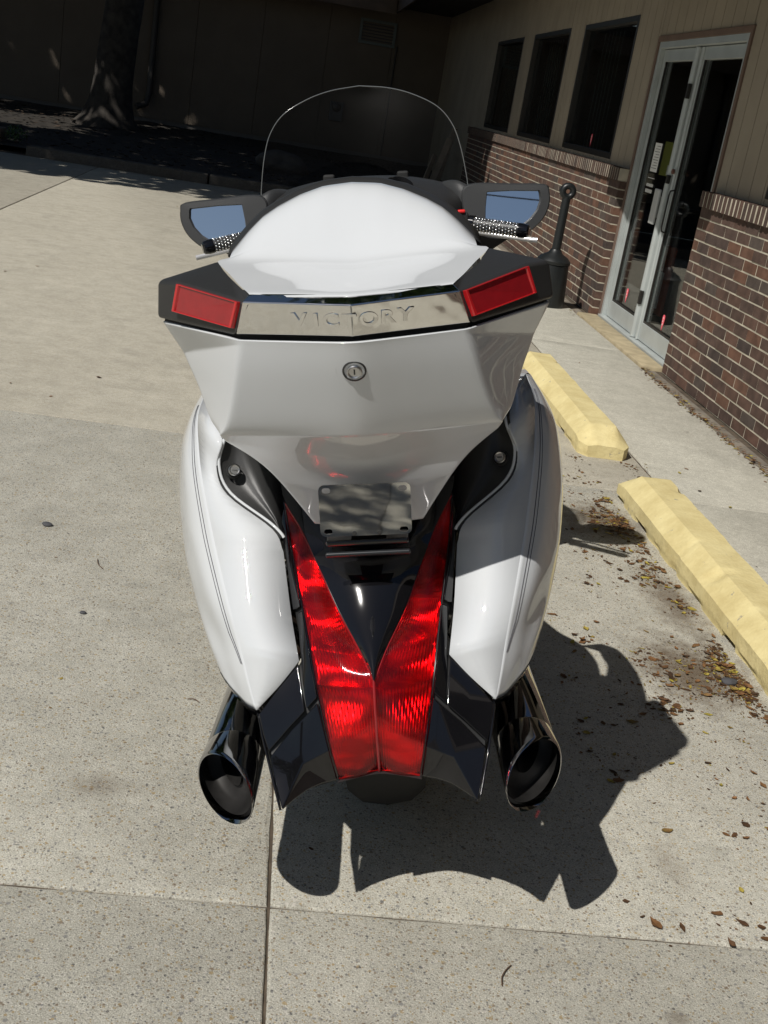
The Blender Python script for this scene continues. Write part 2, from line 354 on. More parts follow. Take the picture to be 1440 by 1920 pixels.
# ------------------------------------------------------------ curb and planting bed at the far end
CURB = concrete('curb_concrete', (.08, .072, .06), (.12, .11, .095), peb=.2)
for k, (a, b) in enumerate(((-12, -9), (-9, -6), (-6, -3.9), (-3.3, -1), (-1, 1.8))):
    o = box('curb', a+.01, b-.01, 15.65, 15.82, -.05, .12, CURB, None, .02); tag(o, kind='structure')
BARK = tonemat('mulch_chips', [(.015, .011, .008), (.035, .026, .018), (.07, .05, .035)], .95)
rows = []
for j in range(30):
    y = 15.83+j*.28
    rows.append([(-12+i*.3, y, .07+.02*j*.28*1.0+noise.noise(Vector((i*.5, j*.5, 3)))*.05) for i in range(50)])
mb = grid('planting_bed', rows, pbr('bed_soil', (.022, .018, .013), .95, bump=.8, bscale=30, var=.5, vscale=7), nu=1, nv=1); tag(mb, kind='structure')
def scatter_chips(name, spots, mat, size, zf, seg=5, curl=.3, thin=False):
    vs = []; fs = []; tn = []
    for (x, y) in spots:
        s = size*random.choice((.35, .5, .7, .9, 1.1, 1.45))*random.uniform(.8, 1.2); a = random.uniform(0, 6.28); wr = random.uniform(.35, .7); z = zf(x, y); tlt = random.uniform(-.4, .4)
        cu = random.choice((.1, .6, 1.3, 2.2))*curl; base = len(vs); t0 = random.random()**1.9
        # leaf: pointed oval in two folded halves
        prof = [(-1, 0), (-.55, .7), (.1, 1), (.65, .6), (1, 0)]
        L_ = []
        prof = [(u*random.uniform(.8, 1.1), v*random.uniform(.55, 1.25)) for u, v in prof]
        for (u, v) in prof: L_.append((u*s, v*s*wr, abs(v)*s*.35*cu+u*u*s*.5*cu))
        for (u, v) in prof[1:-1][::-1]: L_.append((u*s, -v*s*wr, abs(v)*s*.35*cu*random.uniform(.2, 1.2)+u*u*s*.5*cu))
        for u in (-.4, .3): L_.append((u*s, 0, u*u*s*.4*cu))
        ca, sa = math.cos(a), math.sin(a); lo = min(p[2] for p in L_)
        for (px, py, pz) in L_:
            vs.append((x+px*ca-py*sa, y+px*sa+py*ca, z+.0015+pz-lo+max(0, (px*.5+s*.5)*abs(tlt))*.5))
        for f in ((0, 1, 8), (1, 2, 9, 8), (2, 3, 9), (3, 4, 9), (4, 5, 9), (5, 6, 9), (6, 7, 8, 9), (7, 0, 8)):
            fs.append(tuple(base+i for i in f)); tn.append(min(1, max(0, t0+random.uniform(-.05, .05))))
    o = mesh(name, vs, fs, mat, None, recalc=False); settone(o.data, tn)
    return o
sp = [(random.uniform(-7, 2.3), 15.9+random.random()**1.3*7) for _ in range(2600)]
o = scatter_chips('mulch', sp, BARK, .05, lambda x, y: .09+.02*(y-15.83)+.02); tag(o, 'dark bark mulch covering the planting bed under the tree', 'mulch', kind='stuff')
# ------------------------------------------------------------ trees
TBARK = pbr('tree_bark', (.035, .03, .025), .95, bump=1, bscale=14, var=.5, vscale=9)
LEAFM = tonemat('tree_leaves', [(.018, .045, .010), (.035, .08, .018), (.07, .12, .03)], .5, bump=0, var=.3, vscale=2, spec=.5)
def crown_mesh(blobs, seed):
    rnd = random.Random(seed); vs = []; fs = []; tn = []
    for (cx, cy, cz, rx, ry, rz, n, s) in blobs:
        for _ in range(n):
            while True:
                a, b, c = rnd.uniform(-1, 1), rnd.uniform(-1, 1), rnd.uniform(-1, 1)
                q = a*a+b*b+c*c
                if q > 1: continue
                if noise.noise(Vector((cx+a*rx, cy+b*ry, cz+c*rz))*.55) < -.30+.25*q-.2: continue
                break
            p = Vector((cx+a*rx, cy+b*ry, cz+c*rz)); d = Vector((rnd.gauss(0, 1), rnd.gauss(0, 1), rnd.gauss(0, 1)+.8)).normalized()
            e = d.orthogonal().normalized(); e.rotate(Matrix.Rotation(rnd.uniform(0, 6.28), 3, d)); f = d.cross(e)
            L_ = s*rnd.uniform(.6, 1.3); i = len(vs)
            vs += [p-e*L_, p+f*L_*.5, p+e*L_, p-f*L_*.5]; fs.append((i, i+1, i+2, i+3)); tn.append(rnd.random())
    me = bpy.data.meshes.new('crown'); me.from_pydata([tuple(v) for v in vs], [], fs); me.materials.append(LEAFM); settone(me, tn)
    return me
def tree(x, y, h, r, blobs, seed, label, z0=0., lean=(0, 0)):
    t = empty('shade_tree', (x, y, z0)); tag(t, label, 'tree')
    rnd = random.Random(seed); n = 28; vs = []; fs = []; K = 26
    for k in range(K):
        u = k/(K-1); z = h*u
        rad = r*(1-.35*u)*(1+.75*math.exp(-z/.28))
        for i in range(n):
            a = 2*math.pi*i/n; q = rad*(1+.07*noise.noise(Vector((math.cos(a)*3, math.sin(a)*3, z*.7+seed)))+.05*noise.noise(Vector((a*6, z*1.3, seed))))
            if z < .6: q *= 1+.25*max(0, math.sin(a*5+seed))*math.exp(-z/.2)
            vs.append((q*math.cos(a)+lean[0]*u*h, q*math.sin(a)+lean[1]*u*h, z-.1))
    for k in range(K-1):
        for i in range(n): fs.append((k*n+i, k*n+(i+1) % n, (k+1)*n+(i+1) % n, (k+1)*n+i))
    mesh('trunk', vs, fs, TBARK, t, 60)
    for b in blobs:
        for q in range(3):
            s = Vector((lean[0]*h, lean[1]*h, h-.3)); e = Vector((b[0]-x+rnd.uniform(-.5, .5)*b[3], b[1]-y+rnd.uniform(-.5, .5)*b[4], b[2]-z0+rnd.uniform(-.3, .5)*b[5]))
            m1 = s.lerp(e, .4)+Vector((rnd.uniform(-.4, .4), rnd.uniform(-.4, .4), .4))
            tube('limb', [s-Vector((0, 0, .4)), s.lerp(m1, .5), m1, e], [r*.45, r*.38, r*.28, r*.06], TBARK, t, 8)
    c = bpy.data.objects.new('crown', crown_mesh(blobs, seed)); link(c, t); c.location = (-x, -y, -z0)
    return t
tree(-3.12, 21.1, 6.5, .33, [(-4.3, 17.8, 8.6, 4.7, 6.3, 2.4, 10500, .26), (-.6, 16.8, 8.6, 3.2, 5.8, 2.0, 5200, .26), (-2.6, 13.6, 13.5, 5, 4.6, 2.6, 4200, .28), (-6.8, 12.3, 6.9, 5.4, 2.6, 1.3, 4200, .24), (-.5, 9.3, 16.5, 5, 3.2, 2, 2600, .28)], 3,
     'big shade tree with dark furrowed trunk in the planting bed before the far wall', .18, (.06, 0))
tree(-9.6, 22.0, 5.5, .25, [(-11, 20, 8, 3.2, 4, 2.4, 2600, .28)], 5, 'second tree at the far left end of the planting bed', .18)
tree(-14.5, 11, 4, .3, [(-15, 10, 9, 4.5, 7, 4, 5200, .3)], 21, 'large unseen tree added left of the lot to cut the sky light')  # added out of view to block sky light and darken reflections
tree(-7.5, -9.5, 5, .2, [(-4.55, -5.9, 7.3, .8, 1.0, .5, 420, .11), (-5.9, -7.6, 7.6, 1.3, 1.0, .8, 700, .13), (-7.8, -9.6, 7.6, 2, 2, 1.4, 1500, .16)], 31, 'slender unseen tree added behind the viewer to dapple the lot for the chrome reflections')  # added so its dapples give plate and chrome dark patches to reflect
tree(-22, -9, 3.2, .22, [(-22, -9, 5, 3, 3, 2.2, 2200, .25)], 8, 'roadside tree behind the viewer on the left side')
# power line seen in the mirror
pl = empty('power_line', (0, -14, 0)); tag(pl, 'overhead power line strung between two wooden poles behind the viewer', 'power line')
WOOD = pbr('pole_wood', (.12, .09, .06), .9, var=.3)
for x in (-26, 22): tube('pole', [(x, 0, 0), (x, 0, 9)], [.15, .11], WOOD, pl, 12)
for dy, dz in ((0, 0),):
    tube('wire', [(-26+48*i/24, dy, 8.6-1.6*(1-((i-12)/12)**2)+(-26+48*i/24)*.01) for i in range(25)], .014, BLACKM, pl, 6)
# ------------------------------------------------------------ shop building (right)
BRICK = tonemat('brown_brick', [(.062, .046, .040), (.080, .053, .043), (.092, .056, .043), (.112, .064, .047), (.145, .072, .045), (.08, .062, .052)], .8, bump=.6, bscale=90, var=.28, vscale=14)
MORT = pbr('mortar', (.46, .42, .33), .95, bump=.5, bscale=120, var=.25, vscale=8)
SIDE = pbr('tan_siding', (.32, .275, .21), .8, bump=.25, bscale=40, var=.1, vscale=2.5)
DARKF = pbr('bronze_window_frame', (.016, .014, .012), .45)
shop = empty('shop_building', (2.68, 8, 0)); tag(shop, 'tan sided shop with brown brick base, aluminium double door and dark windows', 'building')
def sh(o):  # keep world coordinates under the building
    o.location = (-2.68, -8, 0); return o
cH = .0677; WX = 2.60
def brickmesh(lx, ly, lz, tone, seed):
    r = random.Random(seed); vs, fs = boxvf(0, lx, 0, ly, 0, lz)
    vs = [(x+(r.uniform(-.0012, .0012)), y+r.uniform(-.0012, .0012), z+r.uniform(-.001, .001)) for x, y, z in vs]
    me = bpy.data.meshes.new('brick'); me.from_pydata(vs, [], fs); me.materials.append(BRICK); settone(me, tone)
    return me
tones = [0, .1, .2, .3, .35, .45, .5, .6, .72, .85, 1, .25, .4, .15]
BM = {k: [brickmesh(.095, l, .0575, t, i) for i, t in enumerate(tones)] for k, l in (('s', .1935), ('h', .092))}
RM = [brickmesh(.125, .046, .098, t*.45, i+50) for i, t in enumerate(tones)]
def tonepick(y, z, rnd):
    q = noise.noise(Vector((y*.8, z*1.5, 4)))*.5+.5
    return min(len(tones)-1, max(0, int(rnd.betavariate(1.6, 1.8)*len(tones)*.9+q*1.5-.5)))
def brickwall(name, y0, y1, nind, right_end):
    """running bond between y0 and y1 (y1 farther); nearest to the door kept as single bricks"""
    wl = empty(name, (0, 0, 0)); wl.parent = shop; wl.location = (-2.68, -8, 0)
    rnd = random.Random(int(y0*10)); cells = []
    for rw in range(16):
        z = rw*cH+.005
        off = 0 if rw % 2 else .1016
        y = y0
        if off: cells.append((y+.0, z, 'h')); y += .1016
        while y+.2032 <= y1+.001: cells.append((y+.0, z, 's')); y += .2032
        if y1-y > .09: cells.append((y, z, 'h'))
    return wl, cells, rnd
def place(wl, cells, rnd, nind, key):
    cells = sorted(cells, key=key); vs = []; fs = []; tn = []
    for i, (y, z, k) in enumerate(cells):
        ti = tonepick(y, z, rnd); dx = rnd.uniform(-.0015, .0015)
        if i < nind:
            o = bpy.data.objects.new('brick', BM[k][ti]); o.location = (WX+dx, y+.005, z); link(o, wl)
        else:
            b = len(vs); v, f = boxvf(WX+dx, WX+.095, y+.005, y+.005+(.1935 if k == 's' else .092), z, z+.0575)
            vs += v; fs += [tuple(b+j for j in q) for q in f]; tn += [tones[ti]]*6
    if vs:
        o = mesh('far_bricks', vs, fs, BRICK, wl, recalc=False); settone(o.data, tn); o['kind'] = 'stuff'
YC1, YC2 = 7.4641, 9.4832
N_W0 = YC1-.2032*62   # near wall starts behind the camera's right
wl1, c1, r1_ = brickwall('brick_wainscot', N_W0, YC1, 0, True)
wl2, c2, r2_ = brickwall('brick_wainscot', YC2, YC2+.2032*44, 0, False)
place(wl1, c1, r1_, 170, lambda c: (YC1-c[0] > 2.3, -c[0]))
place(wl2, c2, r2_, 128, lambda c: c[0])
for wl, a, b in ((wl1, N_W0, YC1), (wl2, YC2, YC2+.2032*44)):
    o = box('mortar_bed', WX+.0022, WX+.09, a+.007, b-.004, 0, 1.083, MORT, wl)
    # rowlock ledge
    n = int((b-a)/.0677); rnd = random.Random(4); vs = []; fs = []; tn = []
    a0 = b-n*.0677 if wl is wl1 else a
    for i in range(n):
        y = a0+i*.0677+.005; ti = tonepick(y, 2, rnd)
        near = (wl is wl1 and b-y < 2.3) or (wl is wl2 and y < a+4.2)
        if near:
            o = bpy.data.objects.new('ledge_brick', RM[ti]); o.location = (WX-.022+rnd.uniform(-.0015, .0015), y, 1.081); link(o, wl)
        else:
            bb = len(vs); v, f = boxvf(WX-.022, WX+.1, y, y+.046, 1.082, 1.178); vs += v; fs += [tuple(bb+j for j in q) for q in f]; tn += [tones[ti]*.45]*6
    o = mesh('far_ledge_bricks', vs, fs, BRICK, wl, recalc=False); settone(o.data, tn); o['kind'] = 'stuff'
    box('ledge_mortar', WX-.0195, WX+.09, a0+.004, b-.004, 1.083, 1.176, MORT, wl)
# siding boards, cut round windows and door
WIN = [(-2.6, -.4, 1.215, 2.36), (10.19, 12.14, 1.215, 2.36), (12.78, 14.77, 1.215, 2.36), (15.46, 17.50, 1.215, 2.36), (4.2, 6.66, 1.215, 2.36), (1.4, 3.5, 1.215, 2.36)]
DOOR = (7.50, 9.47, 0, 2.13)
ZS = 2.97
sw = empty('siding_wall'); sw.parent = shop; sw.location = (-2.68, -8, 0)
y = .4-27*.2032
bw = .2032
while y < 24:
    hole = [h for h in WIN+[DOOR] if y+bw > h[0]+.002 and y < h[1]-.002]
    z0 = 1.17
    def brd(a, b, p, q):
        if b-a > .01 and q-p > .01: box('siding_board', 2.668, 2.70, a+.004, b-.004, p, q, SIDE, sw)
    if not hole: brd(y, y+bw, z0 if y < 18.4 else .1, ZS)
    else:
        h = hole[0]
        if y < h[0]: brd(y, h[0], z0, ZS)
        if y+bw > h[1]: brd(h[1], y+bw, z0, ZS)
        a, b = max(y, h[0]), min(y+bw, h[1])
        brd(a, b, h[3], ZS); brd(a, b, z0, h[2])
    y += bw
GRO = pbr('siding_groove', (.16, .125, .09), .9)
def backing(a, b, p, q): box('backing_board', 2.681, 2.74, a, b, p, q, GRO, sw)
ys = sorted([-5.1, 24]+[v for h in WIN+[DOOR] for v in h[:2]])
for a, b in zip(ys, ys[1:]):
    h = [q for q in WIN+[DOOR] if abs(q[0]-a) < .01]
    if h: backing(a, b, h[0][3], ZS); (h[0][2] > .1) and backing(a, b, .0, h[0][2])
    else: backing(a, b, 0 if a > 9 or b < 7.6 else 0, ZS)
PANE, pt_, _, _ = glassmat('window_glass', (.62, .66, .66), .0, 1.5, 1.0)
BLIND = pbr('vertical_blind', (.5, .58, .58), .8, var=.1)
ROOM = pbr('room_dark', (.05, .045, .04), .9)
for k, (a, b, p, q) in enumerate(WIN):
    f = empty('window'); f.parent = shop; f.location = (-2.68, -8, 0)
    for nm, d in (('window_frame', (a, a+.05, p, q)), ('window_frame', (b-.05, b, p, q)), ('window_frame', (a+.05, b-.05, p, p+.05)), ('window_frame', (a+.05, b-.05, q-.05, q))):
        box(nm, 2.665, 2.74, d[0], d[1], d[2], d[3], DARKF, f, .004)
    box('pane', 2.715, 2.721, a+.05, b-.05, p+.05, q-.05, PANE, f)
    nb = 6
    for i in range(nb):  # hanging blinds drawn over the far half
        yy = b-.12-i*.135
        v = [(2.84, yy-.05, p+.04), (2.87, yy+.06, p+.04), (2.87, yy+.06, q-.05), (2.84, yy-.05, q-.05)]
        solid(mesh('blind_slat', v, [(0, 1, 2, 3)], BLIND, f), .003)
# interior
rm = empty('interior'); rm.parent = shop; rm.location = (-2.68, -8, 0)
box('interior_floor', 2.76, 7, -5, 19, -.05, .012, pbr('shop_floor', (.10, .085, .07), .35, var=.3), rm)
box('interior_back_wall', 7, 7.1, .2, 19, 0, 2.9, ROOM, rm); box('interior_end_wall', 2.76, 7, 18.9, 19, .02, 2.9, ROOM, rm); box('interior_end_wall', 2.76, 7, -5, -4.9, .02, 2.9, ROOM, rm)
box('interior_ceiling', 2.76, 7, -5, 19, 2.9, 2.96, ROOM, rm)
# roof with wide eave
SOF = pbr('dark_soffit', (.035, .03, .026), .8); FAS = pbr('brown_fascia', (.09, .06, .04), .7, var=.2)
box('soffit', 1.60, 2.665, -5.2, 24.4, ZS, ZS+.03, SOF, sw); box('fascia', 1.565, 1.598, -5.2, 22.95, 2.83, 3.14, FAS, sw, .004)
box('roof', 1.56, 9, -5.2, 27, 3.15, 3.3, pbr('roofing', (.06, .055, .05), .95, bump=.6, bscale=60), sw)
for a, b in ((-5.15, -5.0), (24.0, 24.4)): box('end_wall', 2.68, 2.75, a, b, 0, ZS, SIDE, sw)
box('unseen_eave_board', 1.60, 1.66, 6.36, 8.88, 2.50, 2.965, FAS, sw, .01)  # guessed board out of view, sized to cast the lower shadow by the door
# double door
door = empty('double_door'); door.parent = shop; door.location = (-2.68, -8, 0)
TRIM = pbr('brown_trim', (.15, .10, .075), .8, var=.15)
for nm, a, b, p, q, x0, x1, m in (('door_trim', 7.47, 7.512, 0, 2.17, 2.655, 2.74, TRIM), ('door_trim', 9.44, 9.483, 0, 2.17, 2.655, 2.74, TRIM), ('door_trim', 7.512, 9.44, 2.128, 2.17, 2.655, 2.74, TRIM),
        ('door_frame', 7.512, 7.56, 0.02, 2.128, 2.665, 2.78, ALU), ('door_frame', 9.392, 9.44, .02, 2.128, 2.665, 2.78, ALU), ('door_frame', 7.56, 9.392, 2.08, 2.128, 2.665, 2.78, ALU),
        ('door_sill', 7.512, 9.44, 0.0, .03, 2.645, 2.80, ALU)):
    box(nm, x0, x1, a, b, p, q, m, door, .003)
DP, _, _, _ = glassmat('door_glass', (.86, .88, .87), .0, 1.5, 1.0)
def leaf(a, b, meet):
    for nm, d in (('stile', (a, a+.062, .035, 2.075)), ('stile', (b-.062, b, .035, 2.075)), ('rail', (a+.062, b-.062, 1.99, 2.075)), ('rail', (a+.062, b-.062, .035, .165))):
        box(nm, 2.70, 2.745, d[0], d[1], d[2], d[3], ALU, door, .004)
    box('door_glass', 2.72, 2.726, a+.062, b-.062, .165, 1.99, DP, door)
    box('glazing_bead', 2.705, 2.719, a+.063, b-.063, .166, .180, DARKF, door); box('glazing_bead', 2.705, 2.719, a+.063, a+.073, .181, 1.989, DARKF, door); box('glazing_bead', 2.705, 2.719, b-.073, b-.063, .181, 1.989, DARKF, door)
leaf(7.565, 8.475, 1); leaf(8.485, 9.388, 0)
tube('astragal', [(2.692, 8.535, .035), (2.692, 8.535, 2.07)], .026, ALU, door, 16)
tube('astragal', [(2.696, 8.44, .035), (2.696, 8.44, 2.07)], .014, ALU, door, 10)
# pulls
PULLW = pbr('white_pull_plate', (.55, .56, .55), .4)
box('pull_plate', 2.655, 2.675, 8.585, 8.70, .85, 1.10, PULLW, door, .006); box('pull_bracket', 2.675, 2.70, 8.61, 8.66, .9, 1.05, ALU, door)
tube('pull_handle', [(2.70, 8.36, 1.12), (2.665, 8.36, 1.11), (2.66, 8.36, 1.08), (2.66, 8.36, .86), (2.665, 8.36, .83), (2.70, 8.36, .82)], .006, DARKF, door, 10)
for z, hh in ((1.78, .05), (.33, .05), (1.18, .03)):
    box('lock_case', 2.662, 2.69, 8.50, 8.53, z-hh, z+hh, DARKF, door, .004)
lathe('lock_cylinder', [(0, .0), (0, .018), (.014, .018), (.014, 0)], (2.676, 8.42, 1.24), (-1, 0, 0), pbr('worn_red_lock', (.16, .07, .05), .5), door, 14)
PAPER = pbr('paper', (.75, .75, .72), .8); YG = pbr('olive_poster', (.24, .25, .03), .7); PRINT = pbr('print_ink', (.12, .12, .12), .8)
box('paper_notice', 2.7165, 2.7185, 8.97, 9.14, 1.20, 1.41, PAPER, door)
for i in range(9): box('print_line', 2.7155, 2.7162, 8.99, 9.12-(i % 3)*.02, 1.225+i*.02, 1.229+i*.02, PRINT, door)
box('poster', 2.735, 2.738, 8.72, 8.96, 1.19, 1.43, YG, door); box('poster_mark', 2.7325, 2.7345, 8.70, 8.78, 1.20, 1.27, PAPER, door)
for i, zz in enumerate((1.15, 1.09, 1.045)):  # small white lettering lines of the opening hours
    for j in range(5): box('hours_lettering', 2.7165, 2.7185, 8.98+j*.035, 9.005+j*.035, zz, zz+(.006, .022, .026)[i], PAPER, door)
PINK = pbr('pink_sticker', (.85, .12, .16), .6); PINKW = pbr('pink_white', (.9, .6, .6), .6)
def sticker(y, z, parent, x=2.7175):
    pr = [(-.0, -.055), (.010, -.03), (.020, .0), (.026, .03), (.022, .05), (.010, .058), (-.010, .058), (-.022, .05), (-.026, .03), (-.020, .0), (-.010, -.03)]
    vs = [(x, y+a, z+b) for a, b in pr]+[(x+.001, y+a, z+b) for a, b in pr]; n = len(pr)
    mesh('sticker', vs, [tuple(range(n)), tuple(range(2*n-1, n-1, -1))]+[(i, n+i, n+(i+1) % n, (i+1) % n) for i in range(n)], PINK, parent)
    for k in range(3):
        lathe('sticker_mark', [(0, 0.), (0, .008), (.001, .008), (.001, 0)], (x-.0008, y, z+.035-k*.022), (-1, 0, 0), PINKW, parent, 8)
sticker(9.01, .26, door); sticker(8.02, .24, door)
fw = [o for o in shop.children if o.name.startswith('window')][1]
sticker(11.17, 1.33, fw, 2.711)
# things indoors seen through the door
b_ = empty('waste_bin', (3.15, 8.75, .012)); tag(b_, 'dark round waste bin standing inside the glass door', 'bin')
lathe('bin_body', [(0, 0), (0, .15), (.5, .18), (.5, .165), (.05, .14), (.05, 0)], (0, 0, 0), (0, 0, 1), BLACKM, b_, 24); lathe('bin_lid', [(.50, .19), (.53, .19), (.60, .12), (.62, 0)], (0, 0, 0), (0, 0, 1), BLACKM, b_, 24)
o = empty('display_stand', (3.2, 9.75, .012)); tag(o, 'orange red display stand inside the left glass door', 'stand')
ORG = pbr('orange_red_board', (.28, .05, .02), .6)
box('board', -.02, .02, -.2, .2, .05, .62, ORG, o, .01); box('foot', -.12, .12, -.18, -.14, 0, .05, DARKF, o); box('foot', -.12, .12, .14, .18, 0, .05, DARKF, o)
box('card', -.035, -.021, -.12, -.02, .1, .4, PAPER, o)
# ------------------------------------------------------------ far building
far = empty('far_building', (-4, 23.8, 0)); tag(far, 'beige sided building in deep shade across the far end of the lot', 'building')
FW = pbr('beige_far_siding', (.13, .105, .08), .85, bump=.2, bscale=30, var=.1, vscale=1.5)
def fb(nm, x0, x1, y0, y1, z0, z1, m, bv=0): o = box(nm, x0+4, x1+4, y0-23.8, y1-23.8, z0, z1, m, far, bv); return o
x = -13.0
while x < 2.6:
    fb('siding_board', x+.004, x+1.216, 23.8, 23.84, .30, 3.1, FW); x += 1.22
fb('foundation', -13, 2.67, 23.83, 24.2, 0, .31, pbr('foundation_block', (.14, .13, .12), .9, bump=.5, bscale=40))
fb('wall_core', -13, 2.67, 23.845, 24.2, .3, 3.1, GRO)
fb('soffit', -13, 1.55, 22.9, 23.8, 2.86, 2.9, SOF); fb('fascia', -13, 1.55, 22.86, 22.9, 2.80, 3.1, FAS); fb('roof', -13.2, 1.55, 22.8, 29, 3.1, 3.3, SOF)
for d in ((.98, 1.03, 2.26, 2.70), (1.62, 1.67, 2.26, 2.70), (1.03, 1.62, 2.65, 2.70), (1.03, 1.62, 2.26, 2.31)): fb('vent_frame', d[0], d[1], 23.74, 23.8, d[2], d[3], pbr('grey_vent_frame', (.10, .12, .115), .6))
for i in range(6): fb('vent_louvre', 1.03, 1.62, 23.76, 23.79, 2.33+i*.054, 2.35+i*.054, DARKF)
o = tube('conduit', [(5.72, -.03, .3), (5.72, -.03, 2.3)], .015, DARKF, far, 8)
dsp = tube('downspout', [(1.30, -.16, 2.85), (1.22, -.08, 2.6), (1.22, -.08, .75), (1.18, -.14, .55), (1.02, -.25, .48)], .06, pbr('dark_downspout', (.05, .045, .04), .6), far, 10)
# meter on the far wall seen through the screen
mt = lathe('electric_meter', [(0, 0), (0, .1), (.06, .1), (.10, .08), (.12, 0)], (4.75, -.02, 1.05), (0, -1, 0), DARKF, far, 18)
fb('meter_box', .62, .88, 23.70, 23.8, .80, 1.15, pbr('meter_grey', (.06, .065, .065), .6), .01)
# stone and small shrub
rk = bpy.data.meshes.new('boulder'); bm = bmesh.new(); bmesh.ops.create_icosphere(bm, subdivisions=4, radius=.3)
for v in bm.verts: v.co = Vector((v.co.x*1.3, v.co.y, v.co.z*.6))*(1+.25*noise.noise(v.co*4))
bm.to_mesh(rk); bm.free(); rk.materials.append(pbr('boulder_stone', (.07, .065, .06), .9, bump=.6, bscale=20, var=.3)); o = bpy.data.objects.new('boulder', rk); link(o); o.location = (-.1, 18.3, .22)
tag(o, 'rounded grey boulder half sunk in the mulch bed', 'boulder')
def shrub(x, y, z, s, n, label):
    t = empty('shrub', (x, y, z)); tag(t, label, 'shrub'); me = crown_mesh([(0, 0, s*.5, s*.8, s*.8, s*.5, n, s*.09)], int(x*10)); c = bpy.data.objects.new('foliage', me); link(c, t)
    for i in range(5): tube('stem', [(0, 0, 0), (random.uniform(-.3, .3)*s, random.uniform(-.3, .3)*s, s*.6)], [.012, .004], TBARK, t, 5)
shrub(-3.55, 16.25, .1, .2, 260, 'low green ground plant catching sun at the curb gap')
shrub(-4.6, 18.4, .16, .4, 400, 'low dark plant left of the tree trunk')
# timber edging block at curb gap
o = box('timber_block', -4.1, -3.72, 16.15, 16.5, .0, .24, WOOD, None, .02); tag(o, 'dark timber post stub at the left end of the planting bed', 'post')
# leaning boards beside the brick wall's far end
for i, (x, y, l, a) in enumerate(((2.2, 19.2, .95, .25), (2.35, 19.6, 1.1, .2), (2.05, 18.9, .7, .38))):
    o = box('leaning_board', -.05, .05, -.01, .01, 0, l, pbr('grey_board', (.30, .25, .20), .9, var=.3), None, .003); o.location = (x, y, .02); o.rotation_euler = (0, a, .4*i)
    tag(o, ['weathered board leaning at the wall corner, middle of three', 'longest weathered board leaning at the wall corner', 'shortest weathered board, leaning lowest at the wall corner'][i], 'board', 'boards leaning by the corner')
# ------------------------------------------------------------ wheel stops
def stopmat():
    m, t, b = new('yellow_painted_concrete'); L = t.links.new; N = t.nodes.new; g = N('ShaderNodeNewGeometry')
    n = N('ShaderNodeTexNoise'); n.inputs['Scale'].default_value = 7; n.inputs['Detail'].default_value = 9; n.inputs['Roughness'].default_value = .7; L(g.outputs['Position'], n.inputs['Vector'])
    r = N('ShaderNodeValToRGB'); r.color_ramp.elements[0].position = .3; r.color_ramp.elements[1].position = .65
    r.color_ramp.elements[0].color = (.54, .44, .20, 1); r.color_ramp.elements[1].color = (.72, .62, .32, 1); L(n.outputs[0], r.inputs[0])
    n2 = N('ShaderNodeTexNoise'); n2.inputs['Scale'].default_value = 16; n2.inputs['Detail'].default_value = 12; n2.inputs['Roughness'].default_value = .78; L(g.outputs['Position'], n2.inputs['Vector'])
    mr = N('ShaderNodeMapRange'); mr.inputs['From Min'].default_value = .62; mr.inputs['From Max'].default_value = .65; L(n2.outputs[0], mr.inputs[0])
    mx = N('ShaderNodeMix'); mx.data_type = 'RGBA'; L(mr.outputs[0], mx.inputs[0]); L(r.outputs[0], mx.inputs[6]); mx.inputs[7].default_value = (.30, .27, .22, 1)
    L(mx.outputs[2], b.inputs['Base Color']); b.inputs['Roughness'].default_value = .8
    n3 = N('ShaderNodeTexNoise'); n3.inputs['Scale'].default_value = 70; n3.inputs['Detail'].default_value = 6; L(g.outputs['Position'], n3.inputs['Vector'])
    bn = N('ShaderNodeBump'); bn.inputs['Strength'].default_value = .8; bn.inputs['Distance'].default_value = .003; L(n3.outputs[0], bn.inputs['Height']); L(bn.outputs[0], b.inputs['Normal'])
    return m
YEL = stopmat()
